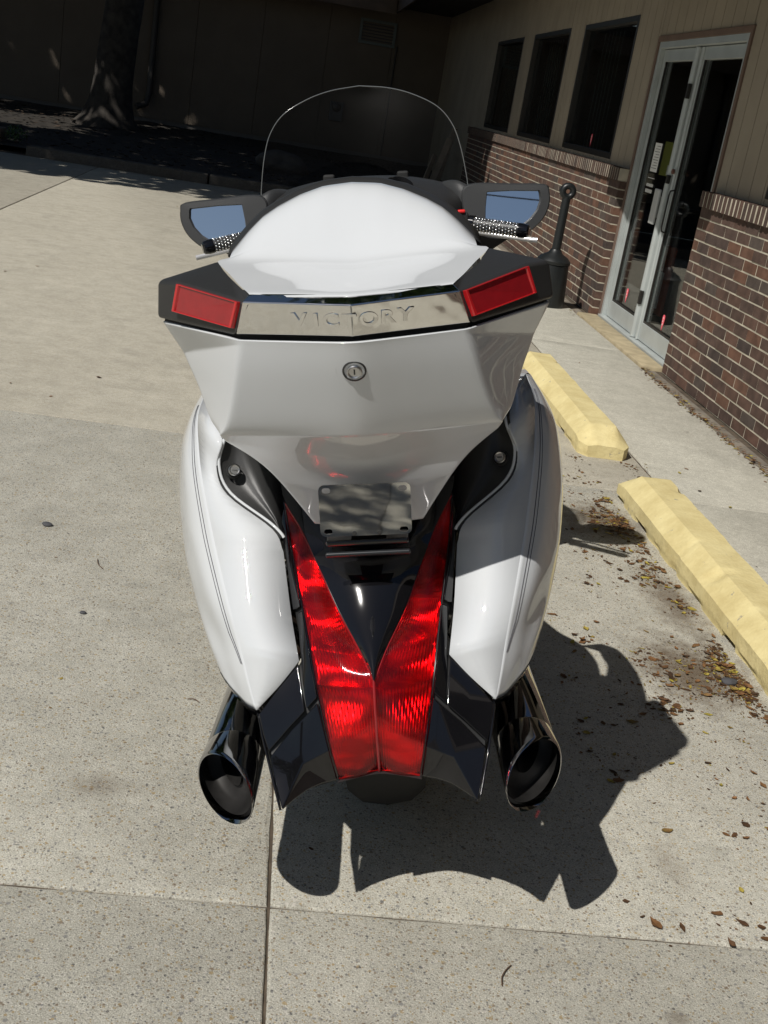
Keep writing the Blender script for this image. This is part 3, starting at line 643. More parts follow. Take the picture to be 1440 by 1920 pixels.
def stop(x0, x1, ya, yb, label, seed):
    W = x1-x0; L_ = yb-ya; n = 110; vs = []; fs = []
    def sec(e):  # e: 0 at the end .. 1 body
        h = .062+.068*e; i = .035+.0*e
        return [(0, 0), (0, .052+.018*e), (.060, h), (W-.060, h), (W, .052+.018*e), (W, 0)]
    for k in range(n+1):
        u = k/n*L_; e = min(1, min(u, L_-u)/.13); inset = (1-min(1, min(u, L_-u)/.05))*.035
        s = sec(e); m = []
        for j in range(len(s)):
            a = s[j]; b = s[(j+1) % len(s)]
            q = 6 if j < 5 else 5
            for i in range(q): m.append((a[0]+(b[0]-a[0])*i/q, a[1]+(b[1]-a[1])*i/q))
        for j_q, (px, pz) in enumerate(m):
            j_ = 0 if j_q < 2 else 1
            px = inset+px*(W-2*inset)/W
            v = Vector((x0+px, ya+u, pz)); nz = noise.noise(v*9+Vector((seed, 0, 0)))*.003+noise.noise(v*45)*.0009
            ch = max(0, noise.noise(v*7+Vector((0, seed, 0)))-.42)*.045
            c = Vector((x0+W/2, ya+u, .05)); d = (v-c).normalized(); v2 = v+d*(nz-ch)
            # drainage slots cast into the underside
            if pz < .02 and any(abs(u-q) < .05 for q in (L_*.22, L_*.78)): v2.z = .03
            else: v2.z = max(v2.z, 0) if pz <= .001 else v2.z
            if pz < .012 and j_ == 0: v2.x += .004+.022*max(0, noise.noise(Vector((u*6, seed, 2)))+.15); v2.z = max(0, v2.z)
            vs.append(v2)
    M_ = len(m)
    for k in range(n):
        for j in range(M_): fs.append((k*M_+j, k*M_+(j+1) % M_, (k+1)*M_+(j+1) % M_, (k+1)*M_+j))
    fs.append(tuple(range(M_-1, -1, -1))); fs.append(tuple(n*M_+j for j in range(M_)))
    o = mesh('wheel_stop', vs, fs, YEL, None, 38); tag(o, label, 'wheel stop', 'yellow concrete wheel stops beside the walk'); return o
stop(1.50, 1.745, 5.15, 6.98, 'farther yellow concrete wheel stop, cracked at its near end, level with the door', 1)
stop(1.53, 1.775, 2.80, 4.63, 'nearer yellow concrete wheel stop running to the right edge of the photo', 5)
# ------------------------------------------------------------ ash receptacle by the wall
ar = empty('ash_receptacle', (2.245, 9.66, .004)); tag(ar, 'black outdoor ash receptacle with tall neck and ring top, against the brick wall', 'ash bin')
AR = pbr('black_receptacle', (.010, .012, .013), .4, bump=.2, bscale=60)
vs = []; fs = []
pr = [(0, .15), (.02, .155), (.34, .13), (.345, .136), (.37, .14), (.40, .115), (.43, .06), (.46, .042)]
lathe('bucket', pr[:3], (0, 0, 0), (0, 0, 1), AR, ar, 24); lathe('bucket_lid', pr[3:], (0, 0, 0), (0, 0, 1), AR, ar, 24)
tube('neck', [(0, 0, .40), (0, 0, .88)], [.038, .034], AR, ar, 14)
vs = []; fs = []
for i in range(24):
    a = 2*math.pi*i/24
    for j in range(10):
        b = 2*math.pi*j/10; q = .043+.027*math.cos(b); vs.append((q*math.cos(a), .032*math.sin(b), .925+q*math.sin(a)))
for i in range(24):
    for j in range(10): fs.append((i*10+j, i*10+(j+1) % 10, ((i+1) % 24)*10+(j+1) % 10, ((i+1) % 24)*10+j))
mesh('ring_top', vs, fs, AR, ar, 60)
# ------------------------------------------------------------ motorcycle (local axes: x right, y forward, z up; leans on its stand)
bike = empty('touring_motorcycle', (.35, 1.625, 0)); bike.rotation_euler = (0, -R(11.943), -R(3.752))
tag(bike, 'pearl white touring motorcycle with chrome trimmed trunk and red V tail light, seen from behind', 'motorcycle')
DX = -.006
def sx(pts, d=DX): return [(p[0]+d, p[1], p[2]) for p in pts]
def half2full(h):  # h: points with x>=0 from centre outwards; mirrored row left..right
    return [(-p[0], p[1], p[2]) for p in h[::-1] if p[0] > 1e-6]+list(h)
def both(fn):
    for s in (1, -1): fn(s)
def S(pts, s): return [(p[0]*s, p[1], p[2]) for p in pts]
# ---- trunk
TRUNK0 = set(bike.children)
def lerp3(a, b, t): return tuple(a[i]+(b[i]-a[i])*t for i in range(3))
# rows from top to bottom: centre, crease, outer corner, forward corner
TR_ = [((0,.018,1.110),(.169,.065,1.1135),(.311,.226,1.119),(.315,.50,1.09)),
       ((0,.021,1.104),(.170,.067,1.107),(.289,.258,1.062),(.285,.48,1.05)),
       ((0.000,0.032,1.072),(0.180,0.080,1.067),(0.280,0.250,1.039),(.28,.48,1.03)),
       ((0.000,0.052,1.027),(0.193,0.103,1.015),(0.268,0.238,1.016),(.27,.48,1.0)),
       ((0.000,0.073,0.980),(0.211,0.130,0.961),(0.254,0.218,0.977),(.255,.48,.97)),
       ((0.000,0.088,0.951),(0.225,0.148,0.948),(0.241,0.190,0.952),(.24,.48,.93)),
       ((0.000,0.185,0.881),(0.219,0.165,0.932),(0.232,0.220,0.938),(.22,.48,.90)),
       ((0,.222,.842),(.171,.250,.866),(.185,.33,.88),(.18,.60,.86)),
       ((0,.240,.808),(.133,.270,.804),(.145,.35,.82),(.14,.75,.82)),
       ((0,.275,.737),(.096,.285,.741),(.104,.35,.75),(.10,.75,.76))]
vs = []; fs = []; ecr = {}
rows7 = []
for (c, k, o_, f) in TR_:
    m = lerp3(c, k, .5); m = (m[0], m[1]-.002, m[2]); h = [c, m, k, lerp3(k, o_, .5), o_, lerp3(o_, f, .5), f]
    rows7.append([(-p[0], p[1], p[2]) for p in h[:0:-1]]+h)
nc = len(rows7[0]); vs = [p for r in rows7 for p in r]
for j in range(len(rows7)-1):
    for i in range(nc-1): fs.append((j*nc+i, (j+1)*nc+i, (j+1)*nc+i+1, j*nc+i+1))
tr = mesh('trunk_shell', vs, fs, PEARL, bike, 180, recalc=False)
lay = tr.data.attributes.new('crease_edge', 'FLOAT', 'EDGE')
cen = nc//2
for e in tr.data.edges:
    a_, b_ = e.vertices; (ja, ia), (jb, ib) = divmod(a_, nc), divmod(b_, nc); v = 0
    if ia == ib:
        d = abs(ia-cen)
        if d == 2 and max(ja, jb) <= 5: v = .62
        elif d == 2: v = .75
        elif d == 4: v = .72
        elif d == 0: v = .35
    if ja == jb:
        d = max(abs(ia-cen), abs(ib-cen))
        if ja == 0 or ja == len(TR_)-1: v = .95
        elif ja == 1 and d in (3, 4): v = .55
        elif ja == 5 and d <= 2: v = .78
        elif ja == 6 and d <= 2: v = .85
    lay.data[e.index].value = v
m_ = tr.modifiers.new('sub', 'SUBSURF'); m_.levels = 4; m_.render_levels = 4
solid(tr, .004, -1)
TRUNK1 = set(bike.children)
# dark core that closes the joint below the lid
box('trunk_seal', -.165+DX, .165+DX, .30, .60, 1.02, 1.15, BLACKM, bike)
def capcore(s):
    v = [(0,.200,1.072),(.185*1,.245,1.075),(.335,.405,1.084),(.30,.60,1.09),(0,.60,1.09)]; v2 = [(p[0], p[1]+.004, p[2]+.016) for p in v]
    v = [(p[0]*s+DX, p[1], p[2]) for p in v+v2]; mesh('trunk_gasket', v, [(4,3,2,1,0),(5,6,7,8,9)]+[(i, (i+1)%5, 5+(i+1)%5, 5+i) for i in range(5)], RUBBER, bike)
both(capcore)
# lid
rb = [(0,.205,1.150),(.06,.217,1.1505),(.115,.231,1.151),(.164,.245,1.153)]
r1 = [(0,.28,1.156),(.065,.285,1.157),(.125,.292,1.158),(.184,.295,1.160)]
rm_ = [(0,.37,1.163),(.075,.37,1.166),(.145,.37,1.168),(.210,.370,1.170)]
rc = [(0,.450,1.168),(.08,.455,1.174),(.160,.457,1.180),(.239,.450,1.181)]
def ridge(u):  # u 0..1 across
    pts = [(0,1.285),(.055,1.281),(.104,1.267),(.145,1.249),(.177,1.231),(.205,1.206),(.222,1.188),(.232,1.177)]
    x = u*.232
    for a, b in zip(pts, pts[1:]):
        if a[0] <= x <= b[0]+1e-9: return x, a[1]+(b[1]-a[1])*(x-a[0])/(b[0]-a[0])
    return pts[-1]
def samp(poly, n=16):
    out = []
    for i in range(n+1):
        t = i/n*(len(poly)-1); k = min(int(t), len(poly)-2); out.append(lerp3(poly[k], poly[k+1], t-k))
    return out
rows = [samp(r) for r in (rb, r1, rm_, rc)]
for j in list(range(3, 29)):
    t = j/14; row = []
    for i in range(0, 17):
        u = i/16; x, zr = ridge(u); x *= .95; zr = 1.445+(zr-1.445)*.95; zc = 1.168+.013*min(1, u*1.1); yr = .62-.08*u*u; yc = .452
        if t <= 1:
            y = yc+(yr-yc)*t; z = zc-.001+(zr-zc)*math.sin(t*math.pi/2)**1.15
        else:
            k = t-1; y = yr+(.76-yr)*k; z = 1.10+(zr-1.10)*max(0, math.cos(k*math.pi/2))**.6
        row.append((x*(1 if t <= 1 else 1+.03*(t-1))*(1+.012*max(0, 1-t*4)), y, z))
    rows.append(row)
rows = [sx(half2full(r)) for r in rows]
# back edge rolls down into the joint
rows.insert(0, [(x, y+.002, z-.007) for x, y, z in rows[0]])
grid('trunk_lid', rows, PEARL, bike, 1, 3, 180)
# backrest pad ahead of the dome
rows = []
for j in range(9):
    k = j/8; row = []
    for i in range(0, 17):
        u = i/16; x, zr = ridge(u); row.append((x*1.01, .635+.10*k-.08*u*u*(1-k)+.03*math.sin(k*3.14), 1.10+(zr+.014-1.10)*(math.sin(math.pi*min(1, .16+.84*(1-abs(2*k-.6)/1.4))*.5))))
    rows.append(sx(half2full(row)))
solid(grid('passenger_backrest', rows, BLACKM, bike, 1, 2, 60), .004, -1)
# chrome strip
ft = [(0,.205,1.150),(.164,.245,1.153)]; fo = [(0,.183,1.1375),(.174,.2265,1.144)]; lo = [(0,.190,1.086),(.190,.236,1.091)]
vs = []; fs = []
R_ = [ft, fo, lo]
for r in R_: vs += sx([(-r[1][0], r[1][1], r[1][2]), r[0], r[1]])
back = [(p[0]*.97, p[1]+.02, p[2]) for p in vs]
vs2 = vs+back; fs = [(0,1,4,3),(1,2,5,4),(3,4,7,6),(4,5,8,7)]
fs += [(9+0,9+3,9+4,9+1),(9+1,9+4,9+5,9+2),(9+3,9+6,9+7,9+4),(9+4,9+7,9+8,9+5),(0,3,12,9),(3,6,15,12),(6,7,16,15),(7,8,17,16),(2,11,14,5),(5,14,17,8),(0,9,10,1),(1,10,11,2)]
ch = mesh('chrome_strip', vs2, fs, CHROME, bike); bevel(ch, .0022, 3, 12)
# raised chrome lettering
dg = None
for chh, xx in (('V', -.0835), ('I', -.0570), ('C', -.0330), ('T', -.0035), ('O', .0265), ('R', .0565), ('Y', .0850)):
    cu = bpy.data.curves.new('lettering', 'FONT'); cu.body = chh; cu.size = .029; cu.extrude = .0012; cu.bevel_depth = .0005; cu.align_x = 'CENTER'; cu.align_y = 'CENTER'; cu.offset = .0006
    to = bpy.data.objects.new('tmp', cu); C.objects.link(to); bpy.context.view_layer.update()
    me = bpy.data.meshes.new_from_object(to.evaluated_get(bpy.context.evaluated_depsgraph_get())); bpy.data.objects.remove(to)
    me.materials.clear(); me.materials.append(CHROME)
    for v in me.vertices: v.co.x *= 1.32
    o = bpy.data.objects.new('letter', me); link(o, ch); x = xx+DX
    sl = .237*(1 if xx >= 0 else -1); yy = .1865+.237*abs(xx)-.0007
    o.location = (x, yy, 1.1115+abs(xx)*.03); o.rotation_euler = (R(90-6), 0, math.atan(sl))
    o.rotation_euler = (Matrix.Rotation(math.atan(sl), 3, 'Z') @ Matrix.Rotation(R(90-(-6)), 3, 'X')).to_euler()
# black corner caps with red reflectors
def cap(s):
    P = {'A':(.240,.455,1.180),'M':(.203,.335,1.166),'L':(.166,.2465,1.152),'TR':(.176,.238,1.1445),'TL':(.296,.350,1.164),'OA':(.339,.400,1.160),'B':(.347,.401,1.096),'D':(.191,.238,1.088),
         'FA':(.322,.54,1.148),'FB':(.332,.54,1.08),'TF':(.236,.54,1.163),'N':(.222,.395,1.172)}
    k = list(P); v = [(P[q][0]*s+DX, P[q][1], P[q][2]) for q in k]; ix = {q: i for i, q in enumerate(k)}
    F_ = [('L','M','TR'),('M','N','TL','TR'),('N','A','TL'),('A','TF','FA'),('A','FA','OA'),('A','OA','TL'),('TR','TL','B','D'),('TL','OA','B'),('OA','FA','FB','B'),('D','B','FB')]
    o = mesh('corner_cap', v, [tuple(ix[q] for q in f) for f in F_], CHAR if False else BLACKM, bike); bevel(o, .009, 4, 10)
    # reflector: proud frame, recessed inner pane
    a, b, c, d = Vector((.1775,.2385,1.142)), Vector((.293,.3480,1.1605)), Vector((.307,.3525,1.1135)), Vector((.192,.2400,1.0995))
    n = (b-a).cross(d-a).normalized()
    if n.y > 0: n = -n
    def fr(w_, off): 
        cc = (a+b+c+d)/4; return [p+(cc-p).normalized()*w_*1.35+n*off for p in (a, b, c, d)]
    o0_, o1, o2, o3 = fr(0, .0), fr(.001, .0075), fr(.0055, .0075), fr(.0065, .0045)
    pts = o0_+o1+o2+o3; vv = [(p.x*s+DX, p.y, p.z) for p in pts]; ff = []
    for l in range(3):
        for i in range(4): ff.append((l*4+i, l*4+(i+1) % 4, (l+1)*4+(i+1) % 4, (l+1)*4+i))
    o = mesh('reflector_frame', vv, ff, REDP, bike); bevel(o, .0012, 2, 25)
    pp = [(p.x*s+DX, p.y, p.z) for p in o3]; q = mesh('reflector_pane', pp, [(0,1,2,3)], REDD, o)
    bpy.context.view_layer.update()
both(cap)
# trunk lock
recess = lathe('lock_recess', [(.0025, .030), (.0005, .024), (.001, .020)], (DX-.001, .2085, 1.030), (0, -.93, -.36), PEARL, bike, 32)
lk = lathe('trunk_lock', [(0, .0205), (.006, .0195), (.0075, .017), (.004, .0165), (.004, .0)], (DX-.001, .209, 1.030), (0, -.93, -.36), BLACKM, bike, 36)
lathe('lock_cylinder', [(.004, .0125), (.009, .0125), (.0105, .011), (.0085, .0085), (.0085, 0)], (DX-.001, .209, 1.030), (0, -.93, -.36), STEEL, lk, 30)
o = box('key_slot', -.0012, .0012, -.0005, .0006, -.0045, .0045, BLACKM, lk); o.location = (DX-.001, .2005, 1.0268); o.rotation_euler = (R(21), 0, 0)
def regroup(objs, k, c=Vector((.057, -1.644, 1.445))):
    for o in objs:
        o.matrix_basis = Matrix.Translation(c*(1-k)) @ Matrix.Scale(k, 4) @ o.matrix_basis
regroup([o for o in bike.children if o not in TRUNK1], .911)
BAGS0 = set(bike.children)
# ---- saddlebags
I_ = [(.198,.075,.494),(.158,.098,.527),(.126,.120,.558),(.140,.190,.617),(.152,.262,.700),(.170,.283,.735),(.252,.340,.784),(.2715,.362,.832),(.258,.375,.880),(.275,.49,.912)]
K_ = [(.1985,.075,.494),(.2095,.100,.531),(.221,.130,.572),(.239,.170,.631),(.265,.250,.701),(.278,.292,.742),(.297,.360,.806),(.308,.420,.850),(.317,.500,.891),(.314,.610,.914)]
M_ = [(.227,.120,.487),(.248,.155,.530),(.264,.190,.573),(.290,.240,.632),(.318,.320,.698),(.330,.365,.737),(.341,.425,.795),(.345,.480,.838),(.341,.55,.875),(.328,.65,.903)]
O_ = [(.278,.215,.503),(.303,.265,.545),(.329,.335,.588),(.352,.405,.642),(.368,.480,.698),(.373,.520,.736),(.376,.575,.778),(.372,.62,.818),(.356,.66,.856),(.332,.70,.893)]
G_ = [(.313,.44,.500),(.333,.47,.548),(.350,.51,.595),(.364,.56,.648),(.374,.62,.70),(.377,.66,.736),(.377,.70,.772),(.371,.74,.808),(.355,.78,.845),(.331,.82,.875)]
H_ = [(.300,.60,.49),(.318,.63,.54),(.332,.66,.59),(.342,.70,.64),(.350,.74,.69),(.352,.78,.72),(.350,.81,.75),(.342,.84,.78),(.325,.86,.81),(.30,.88,.84)]
def bag(s):
    b = tag(bpy.data.objects.new('saddlebag', None)); link(b, bike)
    def seg(cols, name, nu, mat):
        # interpolate down the bag finely, each row from col to col
        cc = [spline(S(c, s), 5) for c in cols]
        rows = [[c[j] for c in cc] for j in range(len(cc[0]))]
        return rows
    # inner (rear-facing) panel: corners kept crisp
    def lin(c, n):
        out = []
        for a, d in zip(c, c[1:]):
            for j in range(n): out.append(tuple(a[q]+(d[q]-a[q])*j/n for q in range(3)))
        return out+[c[-1]]
    Ii = []
    Ii = spline(S(I_[:1]+I_[1:3], s), 5)[:-1]+spline(S(I_[2:5], s), 5)[:-1]+spline(S(I_[4:], s), 5)
    Kk = spline(S(K_, s), 5)
    MI = [[i[q]*.5+k[q]*.5-(.003 if q == 1 else 0) for q in range(3)] for i, k in zip(Ii, Kk)]
    rows = [[i, k] for i, k in zip(Ii, Kk)]
    p = grid('bag_panel', rows, PEARL, b, 1, 1, 25); (s < 0) and flipn(p); solid(p, .006, -1)
    oc = [spline(S(c, s), 5) for c in (K_, M_, O_, G_, H_)]
    rows = [[c[j] for c in oc] for j in range(len(oc[0]))]
    p = grid('bag_outer', rows, PEARL, b, 6, 1, 60); (s < 0) and flipn(p); solid(p, .006, -1)
    # cap over the top + front
    tp = [[(x*s, y, z) for x, y, z in (I_[-1], K_[-1], M_[-1], O_[-1], G_[-1], H_[-1])], [(x*s, y, z) for x, y, z in ((.25,.62,.90),(.27,.70,.90),(.27,.75,.89),(.27,.80,.88),(.26,.82,.865),(.24,.86,.83))]]
    grid('bag_top', tp, PEARL, b, 5, 4, 60)
    # dark trim along the lower edge
    lowp = [K_[0], M_[0], O_[0], G_[0], H_[0]]
    low = spline(S(lowp, s), 6); vs = []; n = len(low)
    for (x, y, z) in low: vs += [(x+.001*s, y, z+.002), (x-.004*s-.02*s*min(1, (y-.07)*3), y+.012, z-.020-.05*min(1, (y-.07)*2.2)), (x-.05*s, y+.03, z-.05)]
    vs2 = [(v[0], v[1], v[2]) for v in vs]
    o = mesh('bag_lower_trim', vs2, [(3*i+k, 3*i+k+1, 3*i+k+4, 3*i+k+3) for i in range(n-1) for k in range(2)], BLACK, b, 60); 
    # pinstripes: two thin dark lines just outside the crease
    for dd, ri in ((.30, .0008), (.42, .0006)):
        pts = []
        for j, (k, m) in enumerate(zip(spline(S(K_, s), 5), oc[1])):
            if 7 < j < 43:
                f = dd*(1 if j > 12 else (j-7)/5*.6+.4); v = Vector(k).lerp(Vector(m), f)
                # follow the splined shell between crease and M
                a = Vector(k); mm = Vector(m); g_ = Vector(oc[2][j]); a0 = a*2-mm
                v = Vector(cr(a0, a, mm, g_, f)); nn = Vector((.55*s, -.8, .2)).normalized(); pts.append(v+nn*.0003)
        tube('pinstripe', pts, ri, pbr('pinstripe_grey', (.06, .06, .07), .4) if 'pinstripe_grey' not in bpy.data.materials else bpy.data.materials['pinstripe_grey'], b, 6)
    # cutout lip: thin white bead and dark shadow gap following the S-curve
    lp = spline(S([I_[3], I_[4], I_[5], I_[6], I_[7], I_[8], (.262,.42,.905)], s), 6)[9:]
    tube('cutout_bead', [(x-.006*s, y+.004, z+.001) for x, y, z in lp], .0028, PEARL, b, 8)
    tube('cutout_gap', [(x-.001*s, y+.004, z) for x, y, z in lp], .0026, BLACKM, b, 6)
    # latch panel, matte black
    L_ = [(.156,.270,.712),(.172,.288,.736),(.250,.346,.786),(.2675,.367,.832),(.254,.380,.880),(.262,.42,.93)]
    N_ = [(.152,.285,.716),(.165,.315,.748),(.196,.362,.800),(.213,.388,.845),(.218,.405,.885),(.230,.44,.93)]
    Q_ = [(.150,.36,.715),(.155,.39,.748),(.165,.41,.800),(.175,.43,.845),(.185,.45,.885),(.20,.50,.93)]
    Z_ = [(.146,.50,.60),(.148,.52,.66),(.150,.53,.75),(.15,.55,.80),(.15,.56,.85),(.15,.48,.93)]
    rows = [[L_[i], tuple((L_[i][q]+N_[i][q])/2+(.006 if q == 1 else 0) for q in range(3)), N_[i], Q_[i], Z_[i]] for i in range(6)]
    p = grid('latch_panel', [S(r, s) for r in rows], BLACKM, b, 4, 4, 70); (s < 0) and flipn(p)
    lt = lathe('bag_lock', [(0, .014), (.009, .0125), (.010, .0125)], (.2405*s, .362, .820), (-.3*s, -.9, .5), BLACKM, b, 24)
    lathe('lock_cylinder', [(.008, .0105), (.013, .0105), (.015, .009), (.0135, .007), (.0135, 0)], (.2405*s, .362, .820), (-.3*s, -.9, .5), STEEL, b, 22)
    a = Vector((.2405*s, .362, .820))+Vector((-.3*s, -.9, .5)).normalized()*.0142; kk = box('key_slot', -.0045, .0045, -.0006, .0006, -.001, .001, BLACKM, b); kk.location = a; kk.rotation_euler = (R(-28), 0, 0)
both(bag)
# ---- tail: red V lens over reflectors, black wedge and panels
li = [(0.0015,.062,.377),(.0015,.030,.461),(.0015,.036,.517),(.002,.052,.553),(.021,.092,.584),(.058,.160,.631),(.084,.210,.677),(.116,.275,.728),(.147,.312,.772)]
lo_ = [(.068,.038,.378),(.077,.026,.4385),(.091,.060,.506),(.100,.090,.546),(.108,.128,.586),(.117,.170,.626),(.1275,.217,.664),(.1375,.266,.702),(.149,.314,.774)]
def tail(s):
    mid = [tuple((a[q]+b[q])/2-(.007*min(1, abs(a[0]-b[0])*22) if q == 1 else 0)+(.002 if q == 2 else 0) for q in range(3)) for a, b in zip(li, lo_)]
    rows = [S([a, m, b], s) for a, m, b in zip(li, mid, lo_)]
    p = grid('tail_lens', rows, LENS, bike, 5, 5, 70); (s < 0) and flipn(p)
    # reflector bowls behind the lens
    nvv = 60; nuu = 102; G0 = [spline([list(x) for x in c], 10) for c in (li, mid, lo_)]; N = len(G0[0]); rows = []
    for j in range(N):
        t = j/(N-1); row = []
        for i in range(nuu+1):
            u = i/nuu; a, m, b = (Vector(g[j]) for g in G0); q = a*(1-u)*(1-2*u)+m*4*u*(1-u)+b*u*(2*u-1)
            ph = (t*6.2) % 1; wd = (b-a).length
            bowl = .021*(1-(2*ph-1)**2)*math.sin(u*math.pi)**.7*min(1, wd*18)*min(1, max(0, t*6.2-.9))
            stepd = .006*(1 if int(t*6.2) % 2 else 0)
            rib = .00042*math.cos(2*math.pi*17*u)
            q = q+Vector((0, .010+bowl+stepd*.7+rib, -.002-bowl*.5)); row.append(q)
        rows.append([(p_[0]*s, p_[1], p_[2]) for p_ in row])
    o = grid('lamp_reflector', rows, REFL, p, 1, 1, 40); (s < 0) and flipn(o)
    # chromed edge of the V and outer lens bead
    tube('lens_edge', S([(x, y-.001, z) for x, y, z in spline(li[3:], 4)], s), .0012, REDD, p, 6)
    tube('lens_edge', S([(x, y-.0005, z) for x, y, z in spline(lo_[:], 4)], s), .0013, BLACK, p, 6)
both(tail)
# floor and back of the lamp housing
bt = [(-.068,.038,.3775),(-.035,.053,.3768),(0,.062,.3765),(.035,.053,.3768),(.068,.038,.3775)]
grid('lamp_housing', [[(x*1.03, y-.009, z-.001) for x, y, z in bt], [(x, y+.07, z+.004) for x, y, z in bt], [(x, y+.09, z+.06) for x, y, z in bt], [(x*1.2, y+.09, z+.12) for x, y, z in bt], [(x*1.7, y+.14, z+.20) for x, y, z in bt], [(x*2.0, y+.22, z+.30) for x, y, z in bt]], BLACKM, bike, 3, 3, 60)
tube('lens_seam', [(0, .060, .377), (0, .028, .461), (0, .034, .517), (0, .051, .553)], .0026, REDD, bike, 8)
# lens lower lip
lb = spline([(-.068,.038,.376), (-.034,.054,.376), (0,.062,.375), (.034,.054,.376), (.068,.038,.376)], 6)
tube('lens_lip', [(x, y+.004, z-.002) for x, y, z in lb], .0038, REDD, bike, 8)
# wedge
rows = []
wz = [(.003,.050,.5545,0), (.021,.088,.586,.004), (.056,.150,.633,.010), (.083,.198,.679,.014), (.102,.240,.706,.014), (.114,.270,.735,.011), (.122,.325,.785,.005)]
for (x, y, z, bl) in wz: rows.append(half2full([(0, y-.006-bl, z+.002), (x*.5, y-.004-bl*.75, z+.0015), (x-.0015, y+.001, z)]))
grid('black_wedge', rows, BLACK, bike, 5, 5, 70)
def gap(s):
    a = [(x, y, z) for x, y, z in li[3:8]]+[(.147,.314,.775),(.155,.34,.80)]
    b = [(x-.003, y+.012, z) for x, y, z in wz and [(q[0], q[1], q[2]) for q in wz[:4]]]+[(.114,.282,.735),(.118,.31,.76),(.120,.335,.785)]
    grid('wedge_recess', [S([p, q], s) for p, q in zip(a, b)], BLACKM, bike, 2, 3, 60)
both(gap)
# side panels, with recessed joints between them
def outer(z):  # outer edge of the tail fairing, x and y against height
    T = [(.359,.159,-.020),(.423,.181,.042),(.480,.1955,.080),(.527,.157,.100),(.556,.1245,.123),(.617,.138,.193),(.700,.151,.266),(.712,.154,.276),(.774,.16,.33)]
    for a, b in zip(T, T[1:]):
        if z <= b[0]: k = (z-a[0])/(b[0]-a[0]); return (a[1]+(b[1]-a[1])*k, a[2]+(b[2]-a[2])*k, z)
    return T[-1][1], T[-1][2], z
def panels(s):
    def plate(name, pts, th=.010, bv=.0022):
        # fan from a slightly proud centre, thickness forward
        c = Vector((0, 0, 0))
        for p in pts: c += Vector(p)
        c = c/len(pts)+Vector((0, -.0022, .0012)); n = len(pts); v = [Vector(p) for p in pts]
        vs = [(p.x*s, p.y, p.z) for p in v]+[(c.x*s, c.y, c.z)]+[((p.x)*s, p.y+th, p.z-th*.3) for p in v]
        fs = [(i, (i+1) % n, n) for i in range(n)]+[(i, n+1+i, n+1+(i+1) % n, (i+1) % n) for i in range(n)]
        o = mesh(name, vs, fs, BLACK, bike); bevel(o, bv, 3, 35); return o
    gI = (.0945,.066,.515); gO = (.1805,.045,.425)
    e = .0022
    # lower panel, arched bottom edge
    arc = [(.070,.040,.376),(.094,.028,.378),(.118,.014,.3755),(.140,0,.367),(.157,-.019,.361)]
    plate('tail_panel', [(.079,.028,.4375),(.0955,.063,.5085),(.115,.056,.490),(.140,.053,.466),(.178,.041,.424),(.170,.012,.393),(.159,-.019,.361)]+arc[:-1][::-1])
    # outer panel under the bag tip
    plate('tail_panel', [(.117,.061,.4955),(.123,.094,.530),(.128,.118,.5525),(.160,.098,.5225),(.196,.078,.484),(.1900,.062,.454),(.1815,.047,.430),(.143,.056,.470)])
    # inner strip beside the lens
    plate('tail_panel', [(.0965,.068,.515),(.104,.098,.550),(.1105,.130,.586),(.1195,.172,.626),(.128,.180,.618),(.1225,.122,.556),(.1205,.095,.531),(.114,.063,.498)])
    # strip running up between lens and bag
    plate('tail_panel', [(.1215,.178,.631),(.130,.219,.666),(.140,.268,.704),(.150,.312,.765),(.156,.30,.745),(.1535,.277,.712),(.1490,.262,.698),(.1365,.192,.619),(.130,.184,.624)])
    # backing so that the joints read dark
    zz = [.372, .41, .44, .48, .52, .556, .60, .65, .70]
    def lensx(z):
        for a, b in zip(lo_, lo_[1:]):
            if z <= b[2]: k = max(0, (z-a[2])/(b[2]-a[2])); return a[0]+(b[0]-a[0])*k, a[1]+(b[1]-a[1])*k, z
        return lo_[-1]
    rows = []
    for z in zz:
        a = lensx(z); b = outer(z); a = (a[0]-.001, a[1]+.009, z); b = (b[0]-.004, b[1]+.009, z); rows.append(S([a, tuple((a[q]+b[q])/2 for q in range(3)), b], s))
    p = grid('panel_backing', rows, BLACKM, bike, 2, 3, 60); (s < 0) and flipn(p)
    # flank of the tail going forward under the bag
    rows = []
    for z in (.361, .395, .425, .455, .482):
        x, y, _ = outer(z); rows.append(S([(x, y, z), (x+.010, y+.05, z+.012), (x+.022, y+.13, z+.03), (x+.01, y+.28, z+.06), (x-.03, y+.5, z+.08)], s))
    p = grid('tail_flank', rows, BLACK, bike, 4, 4, 60); solid(p, .004, 1 if s > 0 else -1)
    # underside skirt
    rows = [S([(x, y+.001, z+.001), (x, y+.05, z+.03), (x, y+.16, z+.09)], s) for x, y, z in [(.0, .064, .376), (.035, .056, .376)]+arc]
    grid('tail_underside', rows, BLACK, bike, 2, 2, 60)
both(panels)
# ---- number plate bracket and polished plate
pl_ = empty('bracket_group'); bpy.data.objects.remove(pl_)
br = box('plate_bracket', -.070, .070, -.012, .03, -.005, .006, BLACK, bike, .004); br.location = (-.002, .200, .738)
o = box('plate_lamp', -.072, .072, -.004, .004, -.0045, .0045, pbr('plate_lamp_lens', (.015, .017, .02), .3), bike, .003); o.location = (-.002, .196, .716); o.rotation_euler = (R(30), 0, 0)
box('bracket_stem', -.03, .03, .20, .30, .755, .775, BLACKM, bike)
def rrect(w_, h, r, n=6):
    out = []
    for cx, cz, a0 in ((w_/2-r, h/2-r, 0), (-w_/2+r, h/2-r, 90), (-w_/2+r, -h/2+r, 180), (w_/2-r, -h/2+r, 270)):
        for i in range(n+1): a = R(a0+90*i/n); out.append((cx+r*math.cos(a), cz+r*math.sin(a)))
    return out
bm = bmesh.new(); W_, H_p = .152, .089
